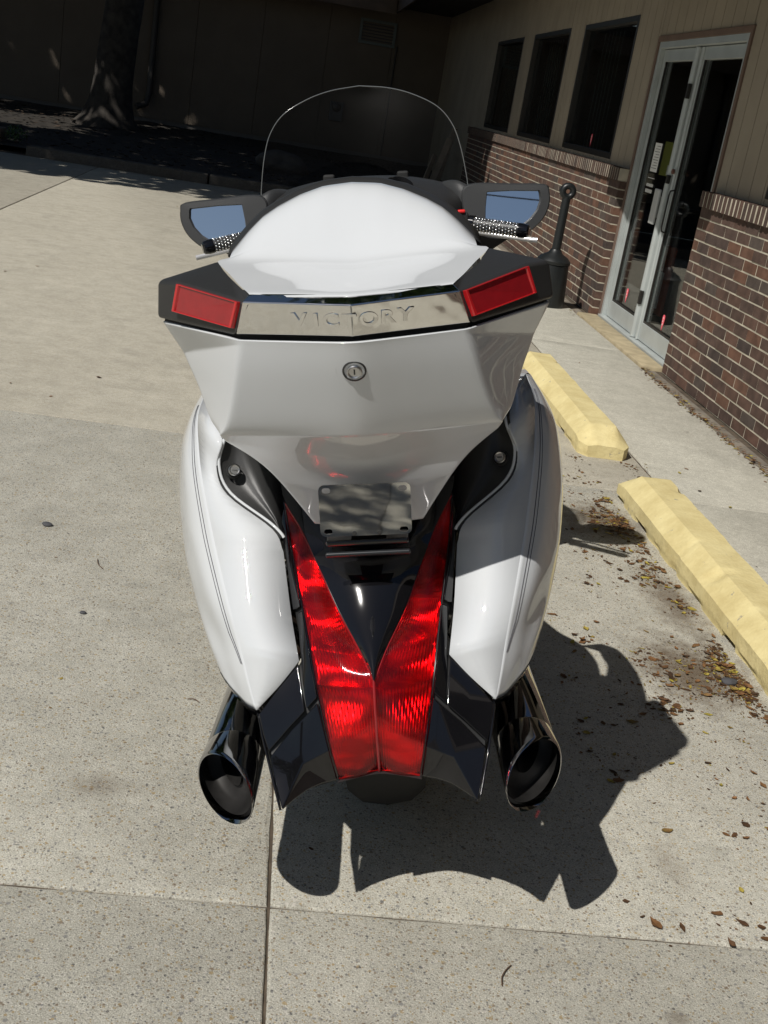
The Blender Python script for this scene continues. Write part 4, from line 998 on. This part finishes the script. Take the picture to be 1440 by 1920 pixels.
outl = [bm.verts.new((x, 0, z)) for x, z in rrect(W_, H_p, .010)]
edges = [bm.edges.new((outl[i], outl[(i+1) % len(outl)])) for i in range(len(outl))]
for hx, hz in ((-.063, .035), (.063, .035), (-.063, -.036), (.063, -.036)):
    hv = [bm.verts.new((hx+x, 0, hz+z)) for x, z in rrect(.014, .009, .0044, 4)]; edges += [bm.edges.new((hv[i], hv[(i+1) % len(hv)])) for i in range(len(hv))]
bmesh.ops.triangle_fill(bm, use_beauty=True, use_dissolve=True, edges=edges)
me = bpy.data.meshes.new('licence_plate_blank'); bm.to_mesh(me); bm.free(); me.materials.append(PLATE)
plt = bpy.data.objects.new('polished_plate', me); link(plt, bike); plt.location = (-.002, .180, .800); plt.rotation_euler = (R(-3), R(.5), 0); solid(plt, .002, 0)
for hx, hz in ((-.02, -.040), (.022, -.040)): lathe('plate_screw', [(0, .0042), (.003, .004), (.0035, 0)], (hx-.002, .179, .800+hz), (0, -1, 0), BLACKM, bike, 10)
# ---- exhausts
def exhaust(s):
    cx, cz, r0 = .2545, .382, .0505
    vs = []; fs = []; n = 48; rings = []
    dirv = Vector((-.93, -.37))
    def ring(r, yb, cutk, dr=0):
        out = []
        for i in range(n):
            t = 2*math.pi*i/n; dx_, dz_ = math.cos(t), math.sin(t)
            y = yb-cutk*r0*(dx_*dirv.x+dz_*dirv.y)
            k = max(0, yb-.03)
            out.append(((cx+r*dx_-k*.03)*s, y, cz+r*dz_-k*.035))
        return out
    prof = [(r0-.004, .042, .95), (r0-.0025, .022, .97), (r0-.001, .018, .97), (r0+.001, .021, .97), (r0+.0018, .028, .96), (r0+.0018, .118, .12), (r0+.0016, .121, .10), (r0-.0002, .1225, .1), (r0-.0002, .124, .1), (r0+.001, .126, .1), (r0+.001, .32, 0), (r0-.001, .62, 0), (r0-.004, .95, 0), (r0-.02, 1.05, 0)]
    for p in prof: vs += ring(*p)
    for j in range(len(prof)-1):
        for i in range(n): fs.append((j*n+i, j*n+(i+1) % n, (j+1)*n+(i+1) % n, (j+1)*n+i))
    e = mesh('exhaust_pipe', vs, fs, CHROME2, bike, 45)
    vs = []; fs = []
    pf = [(r0-.004, .040, .95), (r0-.006, .075, .9), (r0-.012, .085, .8), (.024, .092, .7), (.021, .086, .7), (.018, .15, 0), (.018, .25, 0)]
    for p in pf: vs += ring(*p)
    for j in range(len(pf)-1):
        for i in range(n): fs.append((j*n+i, j*n+(i+1) % n, (j+1)*n+(i+1) % n, (j+1)*n+i))
    mesh('baffle', vs, fs, pbr('sooty_metal', (.022, .021, .020), .55, metal=.4, var=.3, vscale=30) if 'sooty_metal' not in bpy.data.materials else bpy.data.materials['sooty_metal'], e, 40)
both(exhaust)
PL_ = {'plate_bracket', 'plate_lamp', 'bracket_stem', 'polished_plate', 'plate_screw'}
regroup([o for o in bike.children if o not in BAGS0 and o.name.split('.')[0] not in PL_], 1.034)
# ---- wheels, swingarm, engine, stand
def wheel(name, y, r, wt):
    w_ = bpy.data.objects.new(name, None); link(w_, bike); w_.location = (0, y, r)
    pf = [(-wt*.36, r*.66), (-wt*.5, r*.80), (-wt*.47, r*.90), (-wt*.3, r*.975), (0, r), (wt*.3, r*.975), (wt*.47, r*.90), (wt*.5, r*.80), (wt*.36, r*.66)]
    lathe('tyre', pf, (0, 0, 0), (1, 0, 0), RUBBER, w_, 64)
    lathe('rim', [(-wt*.4, r*.70), (-wt*.38, r*.64), (-.02, r*.58), (.02, r*.58), (wt*.38, r*.64), (wt*.4, r*.70)], (0, 0, 0), (1, 0, 0), CHROME2, w_, 48)
    lathe('hub', [(-.07, 0), (-.07, .05), (.07, .05), (.07, 0)], (0, 0, 0), (1, 0, 0), CHROME2, w_, 24)
    for i in range(5):
        a = 2*math.pi*i/5; tube('spoke', [(0, .04*math.cos(a), .04*math.sin(a)), (0, r*.6*math.cos(a), r*.6*math.sin(a))], [.02, .013], CHROME2, w_, 8)
wheel('rear_wheel', .62, .315, .17); wheel('front_wheel', 2.13, .315, .13)
# inner rear fender
rows = []
for i in range(13):
    a = R(42+i*9); rows.append([(x, .60-.35*math.cos(a)*(1-.02*abs(x)*8), .33+.35*math.sin(a)-abs(x)*.15) for x in (-.085, -.05, 0, .05, .085)])
solid(grid('inner_fender', rows, BLACKM, bike, 3, 2, 60), .004, 1)
tube('swingarm', [(-.11, .62, .315), (-.12, .9, .36), (-.08, 1.15, .38)], [.03, .04, .04], CHROME2, bike, 10); tube('swingarm', [(.11, .62, .315), (.12, .9, .36), (.08, 1.15, .38)], [.03, .04, .04], CHROME2, bike, 10)
tube('fork_leg', [(-.09, 2.13, .315), (-.09, 1.86, 1.0)], .028, CHROME2, bike, 12); tube('fork_leg', [(.09, 2.13, .315), (.09, 1.86, 1.0)], .028, CHROME2, bike, 12)
en = box('engine_case', -.17, .17, 1.15, 1.62, .20, .55, BLACKM, bike, .04)
for s in (-1, 1):
    for i in range(6): box('cooling_fin', -.12*1, .12, 1.36-.0+s*.10-.06, 1.36+s*.10+.06, .56+i*.025, .57+i*.025, CHROME2, en)
tube('kickstand', [(-.12, 1.28, .26), (-.22, 1.22, .16), (-.33, 1.16, .078)], .012, CHROME2, bike, 8); box('stand_foot', -.365, -.305, 1.13, 1.20, .070, .078, CHROME2, bike, .002)
for s in (-1, 1): box('floorboard', *(sorted((.20*s, .33*s))), 1.35, 1.72, .27, .29, RUBBER, bike, .006)
# seat
rows = []
for (y, w_, z, c) in ((.92, .17, .86, .02), (1.0, .19, .80, .03), (1.12, .19, .77, .03), (1.2, .17, .72, .04), (1.3, .16, .70, .04), (1.4, .13, .74, .03), (1.45, .09, .80, .02)):
    rows.append([(-w_, y, z-.10), (-w_*.9, y, z-.01), (0, y, z+c), (w_*.9, y, z-.01), (w_, y, z-.10)])
grid('seat', rows, pbr('black_vinyl', (.015, .015, .016), .5, bump=.2, bscale=400), bike, 4, 4, 60)
# side covers and tank
def bodyloft(name, secs, mat, nu=5, nv=5):
    rows = []
    for (y, w_, zt, zb, sh_) in secs: rows.append([(-w_*sh_, y, zb), (-w_, y, zb+(zt-zb)*.45), (-w_*.72, y, zb+(zt-zb)*.86), (0, y, zt), (w_*.72, y, zb+(zt-zb)*.86), (w_, y, zb+(zt-zb)*.45), (w_*sh_, y, zb)])
    return grid(name, rows, mat, bike, nu, nv, 70)
bodyloft('fuel_tank', [(1.28, .10, .78, .52, .8), (1.42, .15, .92, .5, .9), (1.62, .18, 1.00, .5, .9), (1.8, .18, 1.02, .55, .9)], PEARL)
bodyloft('tail_core', [(.36, .085, .66, .50, .9), (.42, .10, .74, .47, .9), (.50, .13, .80, .52, .9), (.60, .22, .88, .56, .9), (.80, .31, .90, .50, .9), (.95, .31, .89, .48, .9), (1.08, .26, .82, .46, .9), (1.35, .20, .70, .42, .9)], BLACKM)
bodyloft('front_fairing', [(1.84, .35, 1.15, .55, .85), (1.94, .38, 1.15, .45, .8), (2.08, .37, 1.12, .42, .75), (2.22, .29, 1.05, .5, .7), (2.36, .17, .93, .62, .6), (2.44, .05, .84, .72, .5)], PEARL)
bodyloft('front_fender', [(1.80, .07, .60, .42, 1), (1.95, .08, .675, .45, 1), (2.13, .085, .69, .5, 1), (2.3, .08, .66, .45, 1), (2.42, .06, .56, .38, 1)], PEARL)
lathe('headlamp', [(0, .0), (0, .085), (.03, .09), (.08, .07)], (0, 2.42, .90), (0, -1, 0), STEEL, bike, 24)
FRONT0 = set(bike.children)
# dashboard and inner fairing
rows = []
for y, w_, z, c in ((1.36, .12, 1.10, .04), (1.44, .22, 1.165, .045), (1.54, .265, 1.185, .050), (1.66, .285, 1.185, .052), (1.80, .27, 1.175, .05), (1.93, .20, 1.16, .045)):
    rows.append([(-w_, y, z-.08), (-w_*.95, y, z), (-w_*.5, y, z+c*.8), (0, y, z+c), (w_*.5, y, z+c*.8), (w_*.95, y, z), (w_, y, z-.08)])
grid('dashboard', rows, BLACKM, bike, 4, 4, 70)
for x in (-.085, .085): lathe('gauge', [(0, 0), (0, .042), (.02, .048), (.03, .045), (.02, .04)], (x, 1.50, 1.19), (0, -.6, .8), BLACK, bike, 24)
for x in (-.095, .105): box('screen_bracket', x-.016, x+.016, 1.64, 1.66, 1.20, 1.246, RUBBER, bike, .006)
# ---- windscreen
oz = [(1.195,.277,1.60),(1.225,.275,1.605),(1.299,.262,1.612),(1.359,.242,1.62),(1.406,.204,1.63),(1.440,.140,1.642),(1.459,.075,1.652),(1.4675,.0,1.66)]
outl = spline([(w_, y, z) for z, w_, y in oz], 6)
full = [(-x, y, z) for x, y, z in outl]+[(x, y, z) for x, y, z in outl[::-1]][1:]
rows = []
for (x, y, z) in outl[:-1]:
    rows.append([(x*math.sin(k*math.pi/2/10), y+(.24*max(0, (1.4675-z)/.27)**.9)*(1-math.sin(k*math.pi/2/10)**2), z) for k in range(-10, 11)])
rows.append([(0+.001*k, 1.66, 1.4675) for k in range(-10, 11)])
ws = grid('windscreen', rows, ACR, bike, 1, 1, 180)
tube('windscreen_edge', full, .0014, ACRE, bike, 8)
# ---- mirrors
def mirror(s):
    m = bpy.data.objects.new('rear_view_mirror', None); link(m, bike)
    tlt = lambda z: (z-1.14)*.20
    hs = [(.472,1.201),(.38,1.207),(.292,1.212),(.255,1.195),(.262,1.12),(.290,1.085),(.355,1.070),(.420,1.083),(.452,1.103),(.473,1.128),(.484,1.158),(.483,1.185)]
    gl = [(.455,1.186),(.385,1.190),(.322,1.190),(.3165,1.15),(.314,1.104),(.36,1.098),(.407,1.103),(.430,1.118),(.448,1.139),(.457,1.162)]
    hs = [tuple(q) for q in spline([list(q) for q in hs], 4, True)]; n = len(hs); cx, cz = .37, 1.145
    def ringp(sc_, y, pts): return [((cx+(x-cx)*sc_)*s, y+tlt(z), cz+(z-cz)*sc_) for x, z in pts]
    vs = ringp(1, 1.505, hs)+ringp(1.0, 1.53, hs)+ringp(.9, 1.575, hs)+ringp(.55, 1.61, hs)+[(cx*s, 1.62, cz)]
    fs = []
    for l in range(3):
        for i in range(n): fs.append((l*n+i, l*n+(i+1) % n, (l+1)*n+(i+1) % n, (l+1)*n+i))
    fs += [(3*n+i, 3*n+(i+1) % n, 4*n) for i in range(n)]
    # face ring between housing rim and glass recess: same angular sampling
    import bisect
    def resample(pts, N_):
        P = [Vector((x, z)) for x, z in pts]; L_ = [0]
        for a, b in zip(P, P[1:]+P[:1]): L_.append(L_[-1]+(b-a).length)
        out = []
        for k in range(N_):
            d = L_[-1]*k/N_; i = bisect.bisect_right(L_, d)-1; i = min(i, len(P)-1); a = P[i]; b = P[(i+1) % len(P)]; out.append(a.lerp(b, (d-L_[i])/max(1e-9, L_[i+1]-L_[i])))
        return [(p.x, p.y) for p in out]
    h = mesh('mirror_housing', vs, fs, CHAR, m); bevel(h, .005, 3, 25)
    # smoothed outline ring by ray angle
    def polar(pts, a):
        best = None
        for p, q in zip(pts, pts[1:]+pts[:1]):
            d = Vector((math.cos(a), math.sin(a))); p0 = Vector((p[0]-cx, p[1]-cz)); e = Vector((q[0]-p[0], q[1]-p[1])); den = d.x*e.y-d.y*e.x
            if abs(den) < 1e-9: continue
            t = (p0.x*e.y-p0.y*e.x)/den; u = (p0.x*d.y-p0.y*d.x)/den
            if t > 0 and -1e-6 <= u <= 1+1e-6: best = t if best is None else max(best, t)
        return best
    N_ = 96; vs = []
    for rad, y in ((('h', 1.0), 1.5045), (('h', .97), 1.501), (('g', 1.05), 1.500), (('g', 1.02), 1.506), (('g', 1.0), 1.512)):
        for k in range(N_):
            a = 2*math.pi*k/N_; r = polar(hs if rad[0] == 'h' else gl, a)*rad[1]; z = cz+r*math.sin(a); vs.append(((cx+r*math.cos(a))*s, y+tlt(z), z))
    fs = [(l*N_+i, l*N_+(i+1) % N_, (l+1)*N_+(i+1) % N_, (l+1)*N_+i) for l in range(4) for i in range(N_)]
    mesh('mirror_bezel', vs, fs, CHAR, m, 30)
    vs = []
    for k in range(N_):
        a = 2*math.pi*k/N_; r = polar(gl, a)*1.005; z = cz+r*math.sin(a); vs.append(((cx+r*math.cos(a))*s, 1.511+tlt(z), z))
    mesh('mirror_glass', vs+[(cx*s, 1.511+tlt(cz), cz)], [(i, (i+1) % N_, N_) for i in range(N_)], MIRROR, m)
    # neck joining the mirror to the fairing
    rows = []
    for x, y0, y1, z0, z1 in ((.275,1.51,1.60,1.085,1.200),(.245,1.52,1.64,1.075,1.212),(.21,1.56,1.70,1.07,1.205),(.17,1.62,1.76,1.06,1.18)):
        rows.append([(x*s, y0+.01, z0), (x*s, y0, (z0+z1)/2), (x*s, y0+.01, z1), (x*s, (y0+y1)/2, z1+.006), (x*s, y1, z1-.01), (x*s, y1, z0)])
    grid('mirror_neck', rows, CHAR, m, 3, 4, 70)
    # lower fairing wing below the grip
    v = [(.25,1.50,1.09),(.41,1.54,1.082),(.335,1.56,1.035),(.27,1.58,1.02),(.22,1.60,1.07)]; v2 = [(x, y+.05, z) for x, y, z in v]
    o = mesh('mirror_wing', [(x*s, y, z) for x, y, z in v+v2], [(0,1,2,3,4),(9,8,7,6,5)]+[(i, 5+i, 5+(i+1)%5, (i+1)%5) for i in range(5)], CHAR, m); bevel(o, .004, 2, 25)
both(mirror)
# ---- handlebar grips with studded chrome sleeves and levers
def grip(s):
    a = Vector((.404*s, 1.375, 1.101)); b = Vector((.278*s, 1.42, 1.120)); d = (b-a).normalized(); L_ = (b-a).length
    h = bpy.data.objects.new('handlebar', None); link(h, bike)
    lathe('grip', [(.012, .0168), (L_, .0168)], a, d, BLACKM, h, 24)
    lathe('grip_end', [(-.010, 0), (-.010, .011), (-.006, .016), (.006, .0185), (.018, .0185), (.019, .0145)], a, d, BLACK, h, 24)
    lathe('grip_collar', [(L_-.002, .015), (L_, .022), (L_+.012, .022), (L_+.02, .016), (L_+.12, .014)], a, d, BLACK, h, 24)
    # studs in staggered rows, one joined part (too small to pick apart)
    e = d.orthogonal().normalized(); f = d.cross(e); vs = []; fs = []
    for i in range(14):
        for j in range(13):
            t = 2*math.pi*(j+(.5 if i % 2 else 0))/13; u = .023+i*(L_-.028)/13; nrm = e*math.cos(t)+f*math.sin(t); c = a+d*u+nrm*.0168; q = nrm.cross(d); k = len(vs)
            for r, hgt in ((.0026, 0), (.0018, .0014)):
                for m_ in range(6):
                    w_ = m_*math.pi/3; vs.append(c+(d*math.cos(w_)+q*math.sin(w_))*r+nrm*hgt)
            vs.append(c+nrm*.0018); fs += [(k+m_, k+(m_+1) % 6, k+6+(m_+1) % 6, k+6+m_) for m_ in range(6)]+[(k+6+m_, k+6+(m_+1) % 6, k+12) for m_ in range(6)]
    o = mesh('grip_studs', vs, fs, KNURL, h, 180); o['kind'] = 'stuff'
    tube('lever', [(.440*s, 1.42, 1.071), (.40*s, 1.432, 1.076), (.33*s, 1.47, 1.086), (.25*s, 1.48, 1.10)], [.007, .006, .006, .008], pbr('polished_lever', (.7, .7, .7), .25, metal=.5), h, 8)
    o = box('switch_pod', -.02, .02, -.02, .02, -.016, .020, BLACKM, h, .006); o.location = (.245*s, 1.43, 1.130)
    box('red_switch' if s > 0 else 'switch', *( (.237, .256) if s > 0 else (-.256, -.237)), 1.405, 1.425, 1.150, 1.158, REDB if s > 0 else BLACKM, h, .003)
both(grip)

regroup([o for o in bike.children if o not in FRONT0], 1.07)

# ------------------------------------------------------------ leaf litter
LT = tonemat('dry_leaves', [(.05, .028, .015), (.10, .05, .022), (.15, .075, .03), (.20, .10, .04), (.16, .085, .035), (.30, .23, .05), (.36, .30, .05)], .75, bump=.3, bscale=200, var=.3, vscale=60)
rnd = random.Random(11); spots = []
def cl(n, x, y, sx_, sy_): 
    for _ in range(n): spots.append((rnd.gauss(x, sx_), rnd.gauss(y, sy_)))
# drifts: clusters banked against the stops and thinning out to the left
def drift(n, x, y, sx_, sy_, k=(4, 15), sp=.028):
    for _ in range(n):
        cx_, cy_ = rnd.gauss(x, sx_), rnd.gauss(y, sy_); q = rnd.randint(*k)
        for _ in range(q): spots.append((cx_+rnd.gauss(0, sp), cy_+rnd.gauss(0, sp*1.2)))
for y in (4.5, 4.3, 4.2, 4.1, 4.0, 3.8, 3.6, 3.45, 3.2, 3.1, 3.0, 2.95, 2.9, 2.85, 2.8): drift(3, 1.485, y, .02, .05, (6, 20), .022)
drift(22, 1.40, 4.2, .07, .16); drift(12, 1.38, 3.65, .07, .2); drift(24, 1.36, 2.98, .09, .13); drift(16, 1.22, 2.8, .10, .16, (2, 8)); drift(10, 1.25, 2.3, .10, .2, (1, 5)); drift(8, 1.10, 3.3, .15, .3, (1, 5))
drift(9, 1.0, 2.55, .10, .12, (2, 7)); drift(8, 1.40, 4.72, .10, .10, (2, 8)); drift(4, 1.68, 4.80, .07, .05, (2, 7)); drift(4, 1.74, 5.07, .05, .03, (2, 7)); drift(5, 1.38, 5.0, .1, .1, (1, 5)); drift(5, 1.47, 6, .02, .6, (2, 6)); drift(5, 1.15, 1.95, .12, .15, (1, 3), .05)
for _ in range(60): spots.append((rnd.uniform(.95, 1.48), rnd.uniform(1.9, 5)))
crumbs = []
for x, y in spots[:]:
    for _ in range(3): crumbs.append((x+rnd.gauss(0, .03), y+rnd.gauss(0, .04)))
for _ in range(26): spots.append((rnd.uniform(-1.6, 1.3), rnd.uniform(1.45, 5.5)))
for _ in range(40): spots.append((rnd.uniform(-3, 1.4), rnd.uniform(5, 13)))
for _ in range(14): spots.append((rnd.uniform(1.85, 2.45), rnd.uniform(3.5, 8)))
o = scatter_chips('leaf_litter', [(x, y) for x, y in spots if not (1.50 < x < 1.78 and (2.8 < y < 4.63 or 5.15 < y < 6.98))], LT, .0105, lambda x, y: .004 if x > 1.8 else 0.)
tag(o, 'small dry brown and yellow leaves drifted along the wheel stops', 'leaf litter', kind='stuff')
o = scatter_chips('leaf_crumbs', [(x, y) for x, y in crumbs if not (1.50 < x < 1.78 and (2.8 < y < 4.63 or 5.15 < y < 6.98))], LT, .0032, lambda x, y: 0., curl=.1)
tag(o, 'fine brown leaf crumbs and grit among the dry leaves', 'debris', kind='stuff')
spots = [(2.475+rnd.gauss(0, .022)-.01*math.sin(y*9), y) for y in [rnd.uniform(4.2, 7.5) for _ in range(900)]]+[(2.47+rnd.gauss(0, .03), rnd.uniform(9.2, 10)) for _ in range(70)]
o = scatter_chips('leaf_debris', spots, LT, .010, lambda x, y: .004); tag(o, 'brown leaf crumbs and soil in the joint below the brick wall', 'debris', kind='stuff')
def one(x, y, s, tone, label, rot=0, name='fallen_leaf', z=0., nseed=1):
    random.seed(nseed); o = scatter_chips(name, [(0, 0)], LT, s, lambda a, b: 0, curl=.6); 
    me = o.data; me.attributes['tone'].data.foreach_set('value', [tone]*len(me.polygons))
    o.location = (x, y, z); o.rotation_euler = (0, 0, rot); tag(o, label, 'leaf', 'loose leaves on the concrete')
for i, a in enumerate([(-.385, 2.542, .013, .8, 'upper of two yellow leaves on open concrete left of the motorcycle', .4), (-.383, 2.402, .013, .7, 'lower yellow brown leaf on open concrete left of the motorcycle', 1.2),
    (1.266, 2.911, .016, .8, 'bright yellow leaf lying flat near the lower part of the nearer wheel stop', 2.8), (1.037, 3.099, .014, .65, 'orange leaf alone right of the saddlebag', 1.0),
    (1.369, 3.594, .015, .8, 'yellow leaf beside the middle of the nearer wheel stop', .2), (1.32, 3.311, .014, .78, 'yellow leaf among brown ones left of the nearer wheel stop', 3.0),
    (1.265, 3.896, .014, .75, 'yellow leaf just below the mirror shadow', .6), (1.03, 1.786, .016, .2, 'brown curled leaf on the cross joint at the lower right', 2.0),
    (1.033, 1.877, .015, .3, 'reddish brown leaf just above the cross joint at the lower right', 1.0), (1.197, 2.152, .014, .4, 'brown yellow leaf at the right edge beside the shadow', .1),
    (-1.564, 7.987, .025, .4, 'brown leaf far back on the driveway at the left', .3), (-1.076, 5.067, .022, .3, 'dark leaf left of the trunk near the wide cross joint', .3), (-.46, 6.4, .016, .8, 'small yellow leaf left of the black trunk corner', .2)]):
    one(*a, nseed=i+3)
TW = pbr('dry_twig', (.10, .055, .03), .9)
for x, y, l, a, lab in ((-.405, 3.242, .07, 2.0, 'thin rusty twig on the concrete left of the saddlebag'), (.559, 1.651, .06, 1.2, 'thin curved twig in the foreground below the shadow'), (1.362, 2.842, .09, .3, 'brown forked twig at the base of the nearer wheel stop'), (-.066, 2.502, .03, -.2, 'short dark twig left of the left exhaust')):
    o = tube('twig', spline([(-l/2, 0, .003), (-l/6, .005*l/.06, .005), (l/5, .002, .004), (l/2, -.004, .003)], 5), .0011, TW, None, 5); o.location = (x, y, 0); o.rotation_euler = (0, 0, a); tag(o, lab, 'twig')
PB = pbr('dark_pebble', (.06, .06, .065), .8, bump=.4, bscale=80)
for i, (x, y, s, lab) in enumerate(((-.609, 3.496, .012, 'dark pebble on the concrete at the far left of the saddlebag'), (1.437, 2.928, .017, 'dark grey stone beside the nearer wheel stop'), (-.397, 2.906, .007, 'small dark pebble on the concrete midway down the left side'))):
    me = bpy.data.meshes.new('pebble'); bm = bmesh.new(); bmesh.ops.create_icosphere(bm, subdivisions=3, radius=s)
    for v in bm.verts: v.co = Vector((v.co.x*1.4, v.co.y, v.co.z*.6))*(1+.3*noise.noise(v.co*60+Vector((i, 0, 0))))
    bm.to_mesh(me); bm.free(); me.materials.append(PB); o = bpy.data.objects.new('pebble', me); link(o); o.location = (x, y, s*.4); tag(o, lab, 'pebble')
